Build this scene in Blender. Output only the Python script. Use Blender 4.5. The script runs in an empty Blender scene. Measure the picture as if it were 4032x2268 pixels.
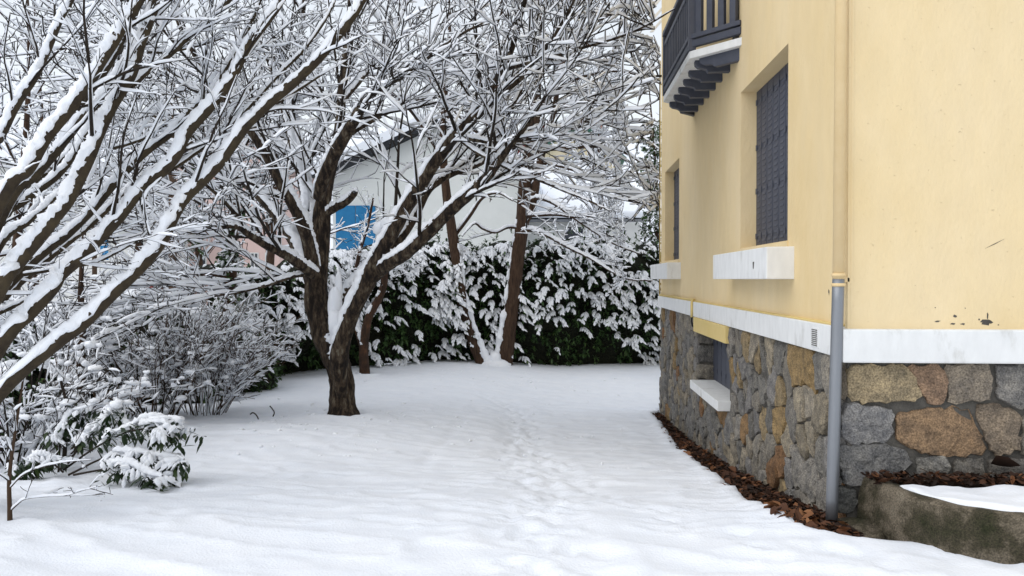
import bpy, math, random
import numpy as np
from mathutils import Vector, Matrix
from mathutils.geometry import delaunay_2d_cdt
rng = np.random.default_rng(7)
random.seed(7)
S = bpy.context.scene
COL = S.collection

# ------------------------------------------------------------------ camera
EYE = np.array([0.0, 0.0, 1.65])
FPX = 3029.0                       # focal length in pixels of a 4032 wide frame
YAW, PITCH = math.radians(3.66), math.radians(0.66)
cam = bpy.data.cameras.new('camera'); camo = bpy.data.objects.new('camera', cam); COL.objects.link(camo)
cam.sensor_width = 36; cam.lens = 36 * FPX / 4032; cam.clip_end = 2000; cam.clip_start = 0.05
camo.location = EYE; camo.rotation_euler = (math.pi / 2 - PITCH, 0, YAW)
S.camera = camo
# ------------------------------------------------------------------ sky and sun (overcast)
SUN_EL, SUN_AZ = math.radians(50), math.radians(234)      # azimuth clockwise from +Y
W = bpy.data.worlds.new('World'); S.world = W; W.use_nodes = True
nt = W.node_tree; bg = nt.nodes['Background']
sky = nt.nodes.new('ShaderNodeTexSky'); sky.sky_type = 'NISHITA'; sky.sun_disc = False
sky.sun_elevation = SUN_EL; sky.sun_rotation = SUN_AZ
sky.air_density = 1.0; sky.dust_density = 1.0; sky.ozone_density = 1.0
hs = nt.nodes.new('ShaderNodeHueSaturation'); hs.inputs['Saturation'].default_value = 0.6; hs.inputs['Value'].default_value = 4.0
gm = nt.nodes.new('ShaderNodeGamma'); gm.inputs[1].default_value = 0.3      # cloud cover evens the sky out
nt.links.new(sky.outputs[0], gm.inputs[0]); nt.links.new(gm.outputs[0], hs.inputs['Color']); nt.links.new(hs.outputs[0], bg.inputs[0])
bg.inputs[1].default_value = 0.15
sl = bpy.data.lights.new('sun', 'SUN'); sl.energy = 1.15; sl.angle = math.radians(70); sl.color = (1.0, .97, .93)
so = bpy.data.objects.new('sun', sl); COL.objects.link(so)
so.rotation_euler = (math.pi / 2 - SUN_EL, 0, -SUN_AZ + math.pi)
sd = Vector((math.sin(SUN_AZ) * math.cos(SUN_EL), math.cos(SUN_AZ) * math.cos(SUN_EL), math.sin(SUN_EL)))
so.rotation_euler = sd.to_track_quat('Z', 'Y').to_euler()
so.location = (0, -20, 30)
S.view_settings.view_transform = 'Standard'; S.view_settings.look = 'None'; S.view_settings.gamma = 1
S.view_settings.use_curve_mapping = False
S.view_settings.exposure = 0.12
S.cycles.max_bounces = 6; S.cycles.diffuse_bounces = 3; S.cycles.transparent_max_bounces = 4
S.cycles.use_denoising = True

# ------------------------------------------------------------------ helpers
def at(px, py, d):
    """world point seen at photo pixel (px,py) at distance d along the camera's axis"""
    cy, sy, cp, sp = math.cos(YAW), math.sin(YAW), math.cos(PITCH), math.sin(PITCH)
    r = np.array([cy, sy, 0]); fh = np.array([-sy, cy, 0]); z = np.array([0, 0, 1.])
    fw = fh * cp - z * sp; up = fh * sp + z * cp
    return EYE + d * (fw + (px - 2016) / FPX * r + (1134 - py) / FPX * up)
def hsh(*a):
    n = np.zeros_like(a[0], dtype=np.int64)
    for k, v in zip((374761393, 668265263, 2147483647, 69069), a): n = n + np.asarray(v, dtype=np.int64) * k
    n &= 0xffffffff; n = ((n ^ (n >> 13)) * 1274126177) & 0xffffffff; n = ((n ^ (n >> 16)) * 2246822519) & 0xffffffff
    return ((n ^ (n >> 15)) & 0xffff) / 65535.0
def sm(t): return t * t * (3 - 2 * t)
def sstep(a, b, x): return sm(np.clip((x - a) / (b - a), 0, 1))
def n2(x, y, seed=0):
    x = np.asarray(x, float); y = np.asarray(y, float)
    xi = np.floor(x).astype(np.int64); yi = np.floor(y).astype(np.int64); fx = sm(x - xi); fy = sm(y - yi); s = np.full_like(xi, seed)
    a = hsh(xi, yi, s); b = hsh(xi + 1, yi, s); c = hsh(xi, yi + 1, s); d = hsh(xi + 1, yi + 1, s)
    return (a * (1 - fx) + b * fx) * (1 - fy) + (c * (1 - fx) + d * fx) * fy - .5
def n3(p, seed=0):
    z = p[..., 2]; zi = np.floor(z); f = sm(z - zi)
    a = n2(p[..., 0] + 17.3 * zi, p[..., 1] - 9.1 * zi, seed); b = n2(p[..., 0] + 17.3 * (zi + 1), p[..., 1] - 9.1 * (zi + 1), seed)
    return a * (1 - f) + b * f
def fbm(x, y, o=4, seed=0):
    v = 0; a = 1.0
    for i in range(o): v = v + a * n2(x * 2**i + 5.1 * i, y * 2**i - 3.3 * i, seed + i); a *= .5
    return v
def nrm(v): return v / np.maximum(np.linalg.norm(v, axis=-1, keepdims=True), 1e-9)

def mesh(name, v, quads=None, tris=None, m=None, parent=None, smooth=True):
    me = bpy.data.meshes.new(name)
    v = np.asarray(v, np.float32).reshape(-1, 3)
    q = np.zeros((0, 4), np.int32) if quads is None else np.asarray(quads, np.int32).reshape(-1, 4)
    t = np.zeros((0, 3), np.int32) if tris is None else np.asarray(tris, np.int32).reshape(-1, 3)
    me.vertices.add(len(v)); me.vertices.foreach_set('co', v.ravel())
    me.loops.add(q.size + t.size); me.loops.foreach_set('vertex_index', np.concatenate([q.ravel(), t.ravel()]))
    me.polygons.add(len(q) + len(t))
    st = np.concatenate([np.arange(len(q)) * 4, q.size + np.arange(len(t)) * 3]).astype(np.int32)
    me.polygons.foreach_set('loop_start', st)
    me.polygons.foreach_set('use_smooth', np.full(len(q) + len(t), bool(smooth)))
    me.update(calc_edges=True); me.validate()
    return obj(name, me, m, parent)
def obj(name, me, m, parent=None):
    if m is not None and len(me.materials) == 0: me.materials.append(m)
    o = bpy.data.objects.new(name, me); COL.objects.link(o)
    if parent is not None: setpar(o, parent)
    return o
def setpar(o, p):
    o.parent = p
    # every parent of ours is an unrotated object, so the inverse is a plain shift
    w = Vector((0, 0, 0)); q = p
    while q is not None:
        if q.parent is None: w += q.location
        q = q.parent
    o.matrix_parent_inverse = Matrix.Translation(-w) if p.parent is None else Matrix.Identity(4)
def thing(name, label, cat, loc=(0, 0, 0), group=None):
    o = bpy.data.objects.new(name, None); COL.objects.link(o); o.location = loc; o.empty_display_size = .1
    return tag(o, label, cat, group)
def tag(o, label=None, cat=None, group=None, kind=None):
    if label: o['label'] = label
    if cat: o['category'] = cat
    if group: o['group'] = group
    if kind: o['kind'] = kind
    return o
class MB:
    """collects plain polygons"""
    def __init__(s): s.v = []; s.f = []
    def poly(s, pts): n = len(s.v); s.v += [tuple(p) for p in pts]; s.f.append(list(range(n, n + len(pts)))); return s
    def box(s, x0, x1, y0, y1, z0, z1):
        n = len(s.v)
        s.v += [(x, y, z) for z in (z0, z1) for x, y in ((x0, y0), (x1, y0), (x1, y1), (x0, y1))]
        s.f += [[n + i for i in f] for f in ((3, 2, 1, 0), (4, 5, 6, 7), (0, 1, 5, 4), (1, 2, 6, 5), (2, 3, 7, 6), (3, 0, 4, 7))]
        return s
    def prism(s, pts, vec):
        """closed extrusion of a 3-D outline along vec"""
        n = len(s.v); k = len(pts); vec = np.asarray(vec, float)
        s.v += [tuple(p) for p in pts] + [tuple(np.asarray(p) + vec) for p in pts]
        s.f += [list(range(n + k - 1, n - 1, -1)), list(range(n + k, n + 2 * k))]
        s.f += [[n + i, n + (i + 1) % k, n + k + (i + 1) % k, n + k + i] for i in range(k)]
        return s
    def build(s, name, m, parent=None, bevel=0, smooth=False):
        me = bpy.data.meshes.new(name); me.from_pydata(s.v, [], s.f)
        import bmesh
        b = bmesh.new(); b.from_mesh(me)
        if bevel:
            bmesh.ops.remove_doubles(b, verts=b.verts, dist=1e-5)
            bmesh.ops.bevel(b, geom=list(b.edges), offset=bevel, segments=2, affect='EDGES', profile=.6)
        bmesh.ops.recalc_face_normals(b, faces=b.faces)
        b.to_mesh(me); b.free()
        if smooth: me.polygons.foreach_set('use_smooth', [True] * len(me.polygons))
        me.update()
        return obj(name, me, m, parent)
def beam(mb, a, b, w, h, up=(0, 0, 1)):
    """box from a to b, w wide, h high"""
    a = np.asarray(a, float); b = np.asarray(b, float); t = nrm(b - a); u = np.asarray(up, float); u = nrm(u - t * u.dot(t)); s = np.cross(t, u)
    mb.prism([a - s * w / 2 - u * h / 2, a + s * w / 2 - u * h / 2, a + s * w / 2 + u * h / 2, a - s * w / 2 + u * h / 2], b - a)

# ------------------------------------------------------------------ materials
def ramp_mat(name, cols, scale=5, detail=6, rough=.85, bump=.3, bscale=40, bdist=.01, stretch=(1, 1, 1), pos=None, distort=0., spec=.3, island=None, objcol=False, fine=None):
    m = bpy.data.materials.new(name); m.use_nodes = True; t = m.node_tree; N = t.nodes; L = t.links
    b = N['Principled BSDF']; b.inputs['Roughness'].default_value = rough; b.inputs['Specular IOR Level'].default_value = spec
    tc = N.new('ShaderNodeTexCoord'); mp = N.new('ShaderNodeMapping'); mp.inputs['Scale'].default_value = stretch
    L.new(tc.outputs['Object'], mp.inputs[0])
    no = N.new('ShaderNodeTexNoise'); no.inputs['Scale'].default_value = scale; no.inputs['Detail'].default_value = detail
    no.inputs['Roughness'].default_value = .65; no.inputs['Distortion'].default_value = distort
    L.new(mp.outputs[0], no.inputs['Vector'])
    r = N.new('ShaderNodeValToRGB'); e = r.color_ramp.elements
    pos = pos or ([.5] if len(cols) == 1 else list(np.linspace(.3, .7, len(cols))))
    while len(e) < len(cols): e.new(.5)
    for i, c in enumerate(cols): e[i].position = pos[i]; e[i].color = (*c, 1)
    if island is not None:
        g = N.new('ShaderNodeNewGeometry'); mx = N.new('ShaderNodeMix'); mx.data_type = 'FLOAT'; mx.inputs[0].default_value = island
        L.new(no.outputs[0], mx.inputs[2]); L.new(g.outputs['Random Per Island'], mx.inputs[3]); L.new(mx.outputs[0], r.inputs[0])
    else: L.new(no.outputs[0], r.inputs[0])
    col = r.outputs[0]
    if fine:
        nf = N.new('ShaderNodeTexNoise'); nf.inputs['Scale'].default_value = fine[0]; nf.inputs['Detail'].default_value = 5; L.new(mp.outputs[0], nf.inputs['Vector'])
        mr = N.new('ShaderNodeMapRange'); mr.inputs[1].default_value = .3; mr.inputs[2].default_value = .7; mr.inputs[3].default_value = 1 - fine[1]; mr.inputs[4].default_value = 1 + fine[1]
        L.new(nf.outputs[0], mr.inputs[0])
        mf = N.new('ShaderNodeMix'); mf.data_type = 'RGBA'; mf.blend_type = 'MULTIPLY'; mf.inputs[0].default_value = 1
        L.new(col, mf.inputs[6]); L.new(mr.outputs[0], mf.inputs[7]); col = mf.outputs[2]
    if objcol:
        oi = N.new('ShaderNodeObjectInfo'); mx2 = N.new('ShaderNodeMix'); mx2.data_type = 'RGBA'; mx2.blend_type = 'MULTIPLY'; mx2.inputs[0].default_value = 1
        L.new(col, mx2.inputs[6]); L.new(oi.outputs['Color'], mx2.inputs[7]); col = mx2.outputs[2]
    L.new(col, b.inputs['Base Color'])
    if bump:
        nb = N.new('ShaderNodeTexNoise'); nb.inputs['Scale'].default_value = bscale; nb.inputs['Detail'].default_value = 6; L.new(mp.outputs[0], nb.inputs['Vector'])
        bp = N.new('ShaderNodeBump'); bp.inputs['Strength'].default_value = bump; bp.inputs['Distance'].default_value = bdist
        L.new(nb.outputs[0], bp.inputs['Height']); L.new(bp.outputs[0], b.inputs['Normal'])
    return m
M = {}
M['snow'] = ramp_mat('snow', [(.81, .85, .92), (.855, .885, .94)], 3, 4, .75, .5, 60, .012, spec=.2)
M['tree_snow'] = ramp_mat('snow_on_branches', [(.86, .89, .945), (.90, .92, .96)], 6, 4, .8, .5, 90, .008, spec=.15)
M['stucco'] = ramp_mat('yellow_stucco', [(.755, .585, .32), (.79, .63, .375), (.81, .66, .42)], .9, 6, .9, .8, 40, .006, fine=(7, .025), spec=.15, stretch=(1, 1, .45))
def add_pits(m, scale=22., lo=.70, depth=.012):
    t = m.node_tree; N = t.nodes; L = t.links; b = N['Principled BSDF']; old = b.inputs['Normal'].links[0].from_node
    tc = N.new('ShaderNodeTexCoord'); no = N.new('ShaderNodeTexNoise'); no.inputs['Scale'].default_value = scale; no.inputs['Detail'].default_value = 3
    mp = N.new('ShaderNodeMapping'); mp.inputs['Rotation'].default_value = (0, .5, .4); mp.inputs['Scale'].default_value = (1, 1, 1.8); L.new(tc.outputs['Object'], mp.inputs[0]); L.new(mp.outputs[0], no.inputs['Vector'])
    r = N.new('ShaderNodeMapRange'); r.inputs[1].default_value = lo; r.inputs[2].default_value = lo + .06; r.inputs[3].default_value = 1; r.inputs[4].default_value = 0; L.new(no.outputs[0], r.inputs[0])
    bp = N.new('ShaderNodeBump'); bp.inputs['Strength'].default_value = .9; bp.inputs['Distance'].default_value = depth; L.new(r.outputs[0], bp.inputs['Height']); L.new(old.outputs[0], bp.inputs['Normal']); L.new(bp.outputs[0], b.inputs['Normal'])
add_pits(M['stucco'], 38, .715, .005)
M['stucco_beam'] = ramp_mat('yellow_paint', [(.68, .52, .2), (.74, .58, .26)], 3, 6, .8, .2, 40, .004)
M['white'] = ramp_mat('white_masonry_paint', [(.58, .58, .56), (.77, .78, .78), (.8, .81, .81)], 5, 9, .75, .5, 30, .005, fine=(14, .05), stretch=(1, 1, .4), pos=[.28, .42, .7])
M['slate'] = ramp_mat('slate_blue_paint', [(.060, .067, .092), (.080, .088, .115)], 6, 6, .5, .2, 60, .002)
M['mortar'] = ramp_mat('mortar', [(.06, .057, .052), (.135, .125, .11)], 9, 8, .95, .8, 40, .02)
M['stone'] = ramp_mat('granite', [(.45, .45, .46), (.75, .73, .7), (1.15, 1.1, 1.0)], 11, 10, .9, .9, 34, .02, objcol=True, fine=(95, .5), pos=[.32, .5, .72])
M['concrete'] = ramp_mat('mossy_concrete', [(.022, .024, .010), (.055, .047, .030), (.15, .125, .092), (.19, .165, .125)], 2.2, 9, .95, .9, 70, .012, fine=(110, .5), pos=[.36, .46, .54, .7])
M['zinc'] = ramp_mat('zinc', [(.17, .18, .2), (.27, .285, .31)], 3, 6, .42, .15, 30, .003, stretch=(1, 1, .15), spec=.5)
M['zinc'].node_tree.nodes['Principled BSDF'].inputs['Metallic'].default_value = .55
M['pipe_paint'] = ramp_mat('pipe_yellow_paint', [(.74, .55, .29), (.80, .62, .36)], 4, 5, .6, .1, 30, .002)
M['soil'] = ramp_mat('leaf_mould', [(.018, .011, .008), (.045, .024, .014)], 14, 8, .95, 1., 60, .03)
M['leaf_dead'] = ramp_mat('dead_leaves', [(.016, .009, .006), (.040, .018, .010), (.085, .036, .018), (.26, .11, .045)], 8, 3, .8, .2, 60, .002, island=.85, pos=[.12, .5, .82, 1.])
M['leaf_rust'] = ramp_mat('rusty_leaves', [(.07, .03, .016), (.17, .07, .03), (.30, .14, .06)], 8, 3, .75, .2, 60, .002, island=.85, pos=[.15, .55, .95])
M['leaf_green'] = ramp_mat('laurel_leaves', [(.028, .055, .020), (.045, .09, .030), (.072, .13, .042), (.12, .17, .045)], 5, 3, .45, .1, 30, .002, island=.75, pos=[.15, .45, .8, 1.])
M['rhodo'] = ramp_mat('rhododendron_leaves', [(.012, .024, .009), (.022, .045, .015), (.05, .075, .02)], 5, 3, .45, .1, 30, .002, island=.7, pos=[.15, .6, .97])
M['core'] = ramp_mat('hedge_shade_core', [(.006, .008, .004), (.016, .018, .009)], 12, 6, .95, 1, 20, .05)  # near-black colour stands in for the shade deep inside the foliage
M['bark'] = ramp_mat('bark', [(.012, .008, .006), (.034, .023, .015), (.075, .053, .035), (.17, .155, .115)], 15, 9, .95, 1., 24, .06, stretch=(1, 1, .3), pos=[.41, .49, .57, .70])
M['bark_red'] = ramp_mat('brown_bark', [(.022, .013, .009), (.06, .034, .021), (.095, .058, .036)], 16, 9, .95, 1., 30, .03, stretch=(1.6, 1.6, .25))
M['bark_rust'] = ramp_mat('rusty_bark', [(.022, .014, .01), (.05, .028, .018), (.11, .05, .026)], 8, 8, .95, .8, 30, .02, stretch=(1, 1, .5))
M['bark_fg'] = ramp_mat('smooth_olive_bark', [(.022, .015, .010), (.045, .033, .019), (.07, .052, .028)], 10, 8, .85, .5, 60, .006, pos=[.3, .52, .75])
M['twig'] = ramp_mat('twigs', [(.012, .009, .007), (.028, .020, .014)], 8, 3, .9, 0)
M['twig_tan'] = ramp_mat('tan_twigs', [(.020, .013, .009), (.075, .044, .025)], 4, 3, .9, 0, island=.7)
M['black'] = ramp_mat('black_rubber', [(.012, .012, .013), (.02, .02, .02)], 10, 3, .6, 0)
# ------------------------------------------------------------------ terrain
GY = np.array([-60, 0, 3.0, 4.5, 5.3, 6.8, 8.5, 11, 15, 19, 23, 40, 70, 100, 2000.])
GZ = np.array([-1.75, -1.62, -1.585, -1.575, -1.62, -1.84, -2.06, -2.32, -2.56, -2.52, -2.46, -2.7, -3.2, -3.4, -3.6])
_gy = np.linspace(-60, 120, 1801); _gz = np.interp(_gy, GY, GZ); _k = np.hanning(15); _k /= _k.sum()
_gz = np.convolve(np.pad(_gz, 7, mode='edge'), _k, 'valid')
def g0(x, y):
    """smooth lie of the land (world z)"""
    x = np.asarray(x, float); y = np.asarray(y, float)
    z = np.interp(y, _gy, _gz) + 1.65
    z = z + .24 * sstep(.3, -3.2, x) * sstep(6.5, 10.5, y)
    return z
EY = np.array([4.85, 4.95, 5.4, 6.6, 8.5, 11, 13.2, 14.6, 15.3, 15.6])
EX = np.array([1.75, 1.60, 1.51, 1.50, 1.56, 1.61, 1.67, 1.76, 1.95, 2.4])
def edge_d(x, y):
    """how far a point lies on the bare side of the snow edge along the house"""
    ex = np.interp(y, EY, EX) + .05 * fbm(y * 3, y * 0 + 2, 4, 31) * 1.6 + .05 * n2(x * 14, y * 14, 35) + .03 * n2(y * 31, x * 25, 36)
    return np.minimum(np.minimum(x - ex, (y - 4.84) + .03 * n2(x * 9, y * 0, 5)), 15.35 - y)
# trails of footprints, traced as pixels and dropped on the ground
def on_ground(px, py):
    d = 4.0
    for _ in range(60):
        p = at(px, py, d); e = p[2] - g0(p[0], p[1])
        d += e * 1.2 if d < 6 else e * 3.0
        d = min(max(d, 2.5), 60)
    return at(px, py, d)
def polyline(pts, step):
    pts = np.asarray(pts, float); s = np.r_[0, np.cumsum(np.linalg.norm(np.diff(pts, axis=0), axis=1))]
    u = np.arange(0, s[-1], step); return np.stack([np.interp(u, s, pts[:, i]) for i in range(pts.shape[1])], 1)
TR1 = np.array([on_ground(*p)[:2] for p in [(2250, 2330), (2180, 2200), (2120, 2050), (2150, 1960), (2080, 1850), (2040, 1760), (2060, 1660), (2010, 1600), (1950, 1572)]])
TR2 = np.array([on_ground(*p)[:2] for p in [(2060, 1760), (2190, 1810), (2260, 1880), (2420, 1980), (2650, 2040), (2850, 2110), (3150, 2170), (3600, 2230)]])
TR3 = np.array([on_ground(*p)[:2] for p in [(1640, 1860), (1720, 1760), (1790, 1690), (1830, 1650)]])
def pdist(x, y, line):
    d = np.full(x.shape, 1e9)
    for a, b in zip(line[:-1], line[1:]):
        v = b - a; t = np.clip(((x - a[0]) * v[0] + (y - a[1]) * v[1]) / (v @ v), 0, 1)
        d = np.minimum(d, np.hypot(x - a[0] - t * v[0], y - a[1] - t * v[1]))
    return d
def snow_z(x, y):
    z = g0(x, y)
    near = sstep(30, 12, y)
    z = z + .05 * fbm(x * .6, y * .5, 3, 3) * near + .022 * fbm(x * 1.7 + y * .4, y * 3.2, 3, 11) * near
    rip = 1 - 2 * np.abs(n2(x * 2.1 + .5 * fbm(x, y, 2, 9) * 3, y * 6.5 + x * 1.3, 21))
    rip2 = 1 - 2 * np.abs(n2(x * 4.3 + y * .9, y * 12 - x * 1.1, 23))
    z = z + (.027 * rip ** 3 + .007 * rip2 ** 3) * near + .008 * n2(x * 13, y * 13, 41) * near
    d1 = pdist(x, y, TR1); d2 = pdist(x, y, TR2); d3 = pdist(x, y, TR3)
    ch = fbm(x * 9, y * 8, 4, 77)
    z = z - .018 * sstep(.5, .1, d1) + .042 * ch * sstep(.5, .12, d1) + .006 * sstep(.25, .42, d1) * sstep(.75, .45, d1)
    z = z - .010 * sstep(.2, .05, d2) + .028 * ch * sstep(.3, .08, d2)
    z = z - .010 * sstep(.12, .02, d3) + .02 * ch * sstep(.16, .05, d3)
    for line, st, off, dep in ((TR1, .30, .11, .024), (TR2, .36, .07, .012)):
        p = polyline(line, st)
        for i, c in enumerate(p):
            t = p[min(i + 1, len(p) - 1)] - p[max(i - 1, 0)]; t = t / np.linalg.norm(t); s = np.array([-t[1], t[0]])
            c = c + s * off * (1 if i % 2 else -1) + rng_fp.normal(0, .03, 2)
            u = ((x - c[0]) * t[0] + (y - c[1]) * t[1]) / .125; v = ((x - c[0]) * s[0] + (y - c[1]) * s[1]) / .058
            q = np.sqrt(u * u + v * v)
            z = z - dep * sstep(1.15, .7, q) + dep * .3 * np.exp(-((q - 1.35) / .25) ** 2)
    # melt-back along the house, the wells round the tree bases
    z = z + .02 * sstep(-.5, -.1, edge_d(x, y)) * 0
    e = edge_d(x, y); z = z - .16 * sstep(-.035, .06, e) + .018 * np.exp(-((e + .10) / .08) ** 2)
    for (tx, ty, tr) in WELLS:
        q = np.hypot(x - tx, y - ty); z = z + .045 * np.exp(-((q - tr * 2.0) / (tr * .8)) ** 2) - .07 * sstep(tr * 1.5, tr * .9, q)
    return z
rng_fp = np.random.default_rng(3)
TREE1 = on_ground(1355, 1640); TREE2 = on_ground(1437, 1478); TWIN_A = on_ground(1900, 1436); TWIN_B = on_ground(1985, 1436)
WELLS = [(TREE1[0], TREE1[1], .27), (TREE2[0], TREE2[1], .13)]
def grid_axis(parts):
    a = []
    for lo, hi, st in parts: a.append(np.arange(lo, hi, st))
    return np.concatenate(a + [[parts[-1][1]]])
xs = np.concatenate([-np.geomspace(7, 600, 26)[::-1][:-1], grid_axis([(-7, -4.6, .08), (-4.6, 3.3, .038), (3.3, 7, .12)]), np.geomspace(7.4, 600, 24)])
ys = np.concatenate([[-40, -20, -10, -5, -2, 0, 1.2, 2.2], grid_axis([(3.0, 8, .036), (8, 13, .06), (13, 24, .08), (24, 40, .6)]), np.geomspace(41, 1500, 24)])
X, Y = np.meshgrid(xs, ys); Z = snow_z(X, Y)
Z = np.where(Y > 60, Z - 1.0 * sstep(60, 90, Y), Z)
ny, nx = X.shape; ii = np.arange(ny * nx).reshape(ny, nx)
gr = mesh('snow_ground', np.stack([X, Y, Z], -1), np.stack([ii[:-1, :-1], ii[:-1, 1:], ii[1:, 1:], ii[1:, :-1]], -1).reshape(-1, 4), None, M['snow'])
tag(gr, 'snow covered lawn with a trail of footprints', None, kind='structure')
def gz(x, y):
    return float(g0(x, y))
# hillside behind the neighbourhood
hx = np.linspace(-260, 260, 70); hy = np.linspace(62, 420, 60); HX, HY = np.meshgrid(hx, hy)
def hill_z(x, y):
    return -2.6 + 62 * sstep(50, 330, y) * (1 + .25 * fbm(x * .012, y * .012, 3, 61)) + 1.5 * fbm(x * .06, y * .06, 2, 5)
HZ = hill_z(HX, HY); HZ[0] = -6
hi = np.arange(HX.size).reshape(HX.shape)
tag(mesh('hillside', np.stack([HX, HY, HZ], -1), np.stack([hi[:-1, :-1], hi[:-1, 1:], hi[1:, 1:], hi[1:, :-1]], -1).reshape(-1, 4), None, M['snow']),
    'snowy wooded hillside rising behind the houses', None, kind='structure')
# ------------------------------------------------------------------ the yellow house (z given relative to the eye, EZ)
EZ = 1.65
HXW, HYF, HYB, HTOP = 1.92, 5.30, 14.98, 6.6
house = thing('yellow_house', 'yellow stucco house with rough stone base, white band and slate blue shutters', 'house', (HXW, HYF, 0))
def wall_open(name, ys, zs, openings, x, depth, m, parent):
    """wall face x=const looking to -x, with openings (y0,y1,z0,z1) and their reveals"""
    Yc = sorted(set(ys + [a for o in openings for a in o[:2]])); Zc = sorted(set(zs + [a for o in openings for a in o[2:]]))
    b = MB()
    for y0, y1 in zip(Yc[:-1], Yc[1:]):
        for z0, z1 in zip(Zc[:-1], Zc[1:]):
            if any(o[0] <= y0 and y1 <= o[1] and o[2] <= z0 and z1 <= o[3] for o in openings): continue
            b.poly([(x, y0, z0), (x, y0, z1), (x, y1, z1), (x, y1, z0)])
    for o in openings:
        y0, y1, z0, z1 = o; d = x + depth
        b.poly([(x, y1, z0), (x, y1, z1), (d, y1, z1), (d, y1, z0)]); b.poly([(x, y0, z0), (d, y0, z0), (d, y0, z1), (x, y0, z1)])
        b.poly([(x, y0, z1), (d, y0, z1), (d, y1, z1), (x, y1, z1)]); b.poly([(x, y0, z0), (x, y1, z0), (d, y1, z0), (d, y0, z0)])
        b.poly([(d, y0, z0), (d, y0, z1), (d, y1, z1), (d, y1, z0)])
    # the rest of the shell: back end wall and top
    b.poly([(x, ys[-1], zs[0]), (x, ys[-1], zs[-1]), (9, ys[-1], zs[-1]), (9, ys[-1], zs[0])])
    b.poly([(x, ys[0], zs[-1]), (9, ys[0], zs[-1]), (9, ys[-1], zs[-1]), (x, ys[-1], zs[-1])])
    return b
WIN = [(6.68, 8.41, EZ + .33, EZ + 2.0), (12.72, 14.43, EZ + .33, EZ + 1.98)]
b = wall_open('wall', [HYF, HYB], [EZ - .40, EZ + HTOP], WIN, HXW, .21, None, None)
b.poly([(HXW, HYF, EZ - .4), (9, HYF, EZ - .4), (9, HYF, EZ + HTOP), (HXW, HYF, EZ + HTOP)])
wall = b.build('wall', M['stucco'], house)
# softened corner where the two stucco walls meet
cb = MB(); k = 8
ring = [(HXW + .03 - .034 * math.cos(a), HYF + .03 - .034 * math.sin(a)) for a in np.linspace(-.1, math.pi / 2 + .1, k)]
for p, q in zip(ring[:-1], ring[1:]): cb.poly([(p[0], p[1], EZ - .4), (q[0], q[1], EZ - .4), (q[0], q[1], EZ + HTOP), (p[0], p[1], EZ + HTOP)])
cb.build('corner_render', M['stucco'], house, smooth=True)
# white band
band = MB().box(1.865, 1.99, 5.335, HYB + .055, EZ - .53, EZ - .322).build('plinth_band', M['white'], house, bevel=.008)
MB().box(1.868, 9, 5.232, 5.333, EZ - .556, EZ - .333).build('plinth_band', M['white'], house, bevel=.012)
# stepped dirt line on top of the band
MB().box(1.885, 1.93, 5.34, HYB, EZ - .323, EZ - .306).build('band_flashing', M['stucco_beam'], house, bevel=.006)
# ---- windows: sills and folding shutters
def sill(y0, y1, x0, z0, z1, name='sill', m='white'):
    pts = [(x0, z0), (HXW + .05, z0), (HXW + .05, z1 + .004), (x0, z1)]
    return MB().prism([(x, y0, z) for x, z in pts], (0, y1 - y0, 0))
def shutter(y0, y1, z0, z1, x, n, louv):
    root = bpy.data.objects.new('shutter', None); COL.objects.link(root); setpar(root, house)
    w = (y1 - y0) / n; pm = MB()
    pm.box(0, .03, .007, w - .007, 0, z1 - z0)
    if louv:
        nl = 26; dz = (z1 - z0 - .1) / nl
        for i in range(nl):
            z = .05 + i * dz
            pm.prism([(-.001, .05, z), (-.0055, .05, z + dz * .04), (-.0055, .05, z + dz * .12), (-.001, .05, z + dz * .5)], (0, w - .10, 0))
    first = None
    for i in range(n):
        if first is None: o = pm.build('panel', M['slate'], root); first = o
        else: o = bpy.data.objects.new('panel', first.data); COL.objects.link(o); o.parent = root
        o.location = (x, y0 + i * w, z0)
        hb = MB()
    hh = None
    for i in range(n + 1):
        for fz in (.07, .36, .64, .93) if louv else (.22, .8):
            if hh is None: hh = MB().box(-.007, 0, -.028, .028, -.03, .03).build('hinge', M['slate'], root, bevel=.003); o = hh
            else: o = bpy.data.objects.new('hinge', hh.data); COL.objects.link(o); o.parent = root
            o.location = (x - .004, min(max(y0 + i * w, y0 + .04), y1 - .04), z0 + fz * (z1 - z0))
    return root
for (y0, y1, z0, z1), (sy0, sy1) in zip(WIN, ((6.49, 8.74), (12.52, 14.78))):
    s = sill(sy0, sy1, 1.695, EZ + .0, EZ + .268).build('sill', M['white'], house, bevel=.008)
    MB().prism([(HXW - .01, y0 - .02, EZ + .262), (HXW + .12, y0 - .02, EZ + .262), (HXW + .12, y0 - .02, EZ + .34), (HXW - .01, y0 - .02, EZ + .322)], (0, y1 - y0 + .04, 0)).build('sill_fillet', M['stucco'], s)
    shutter(y0, y1, z0 + .01, z1 - .005, 2.085, 8, True)
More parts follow.
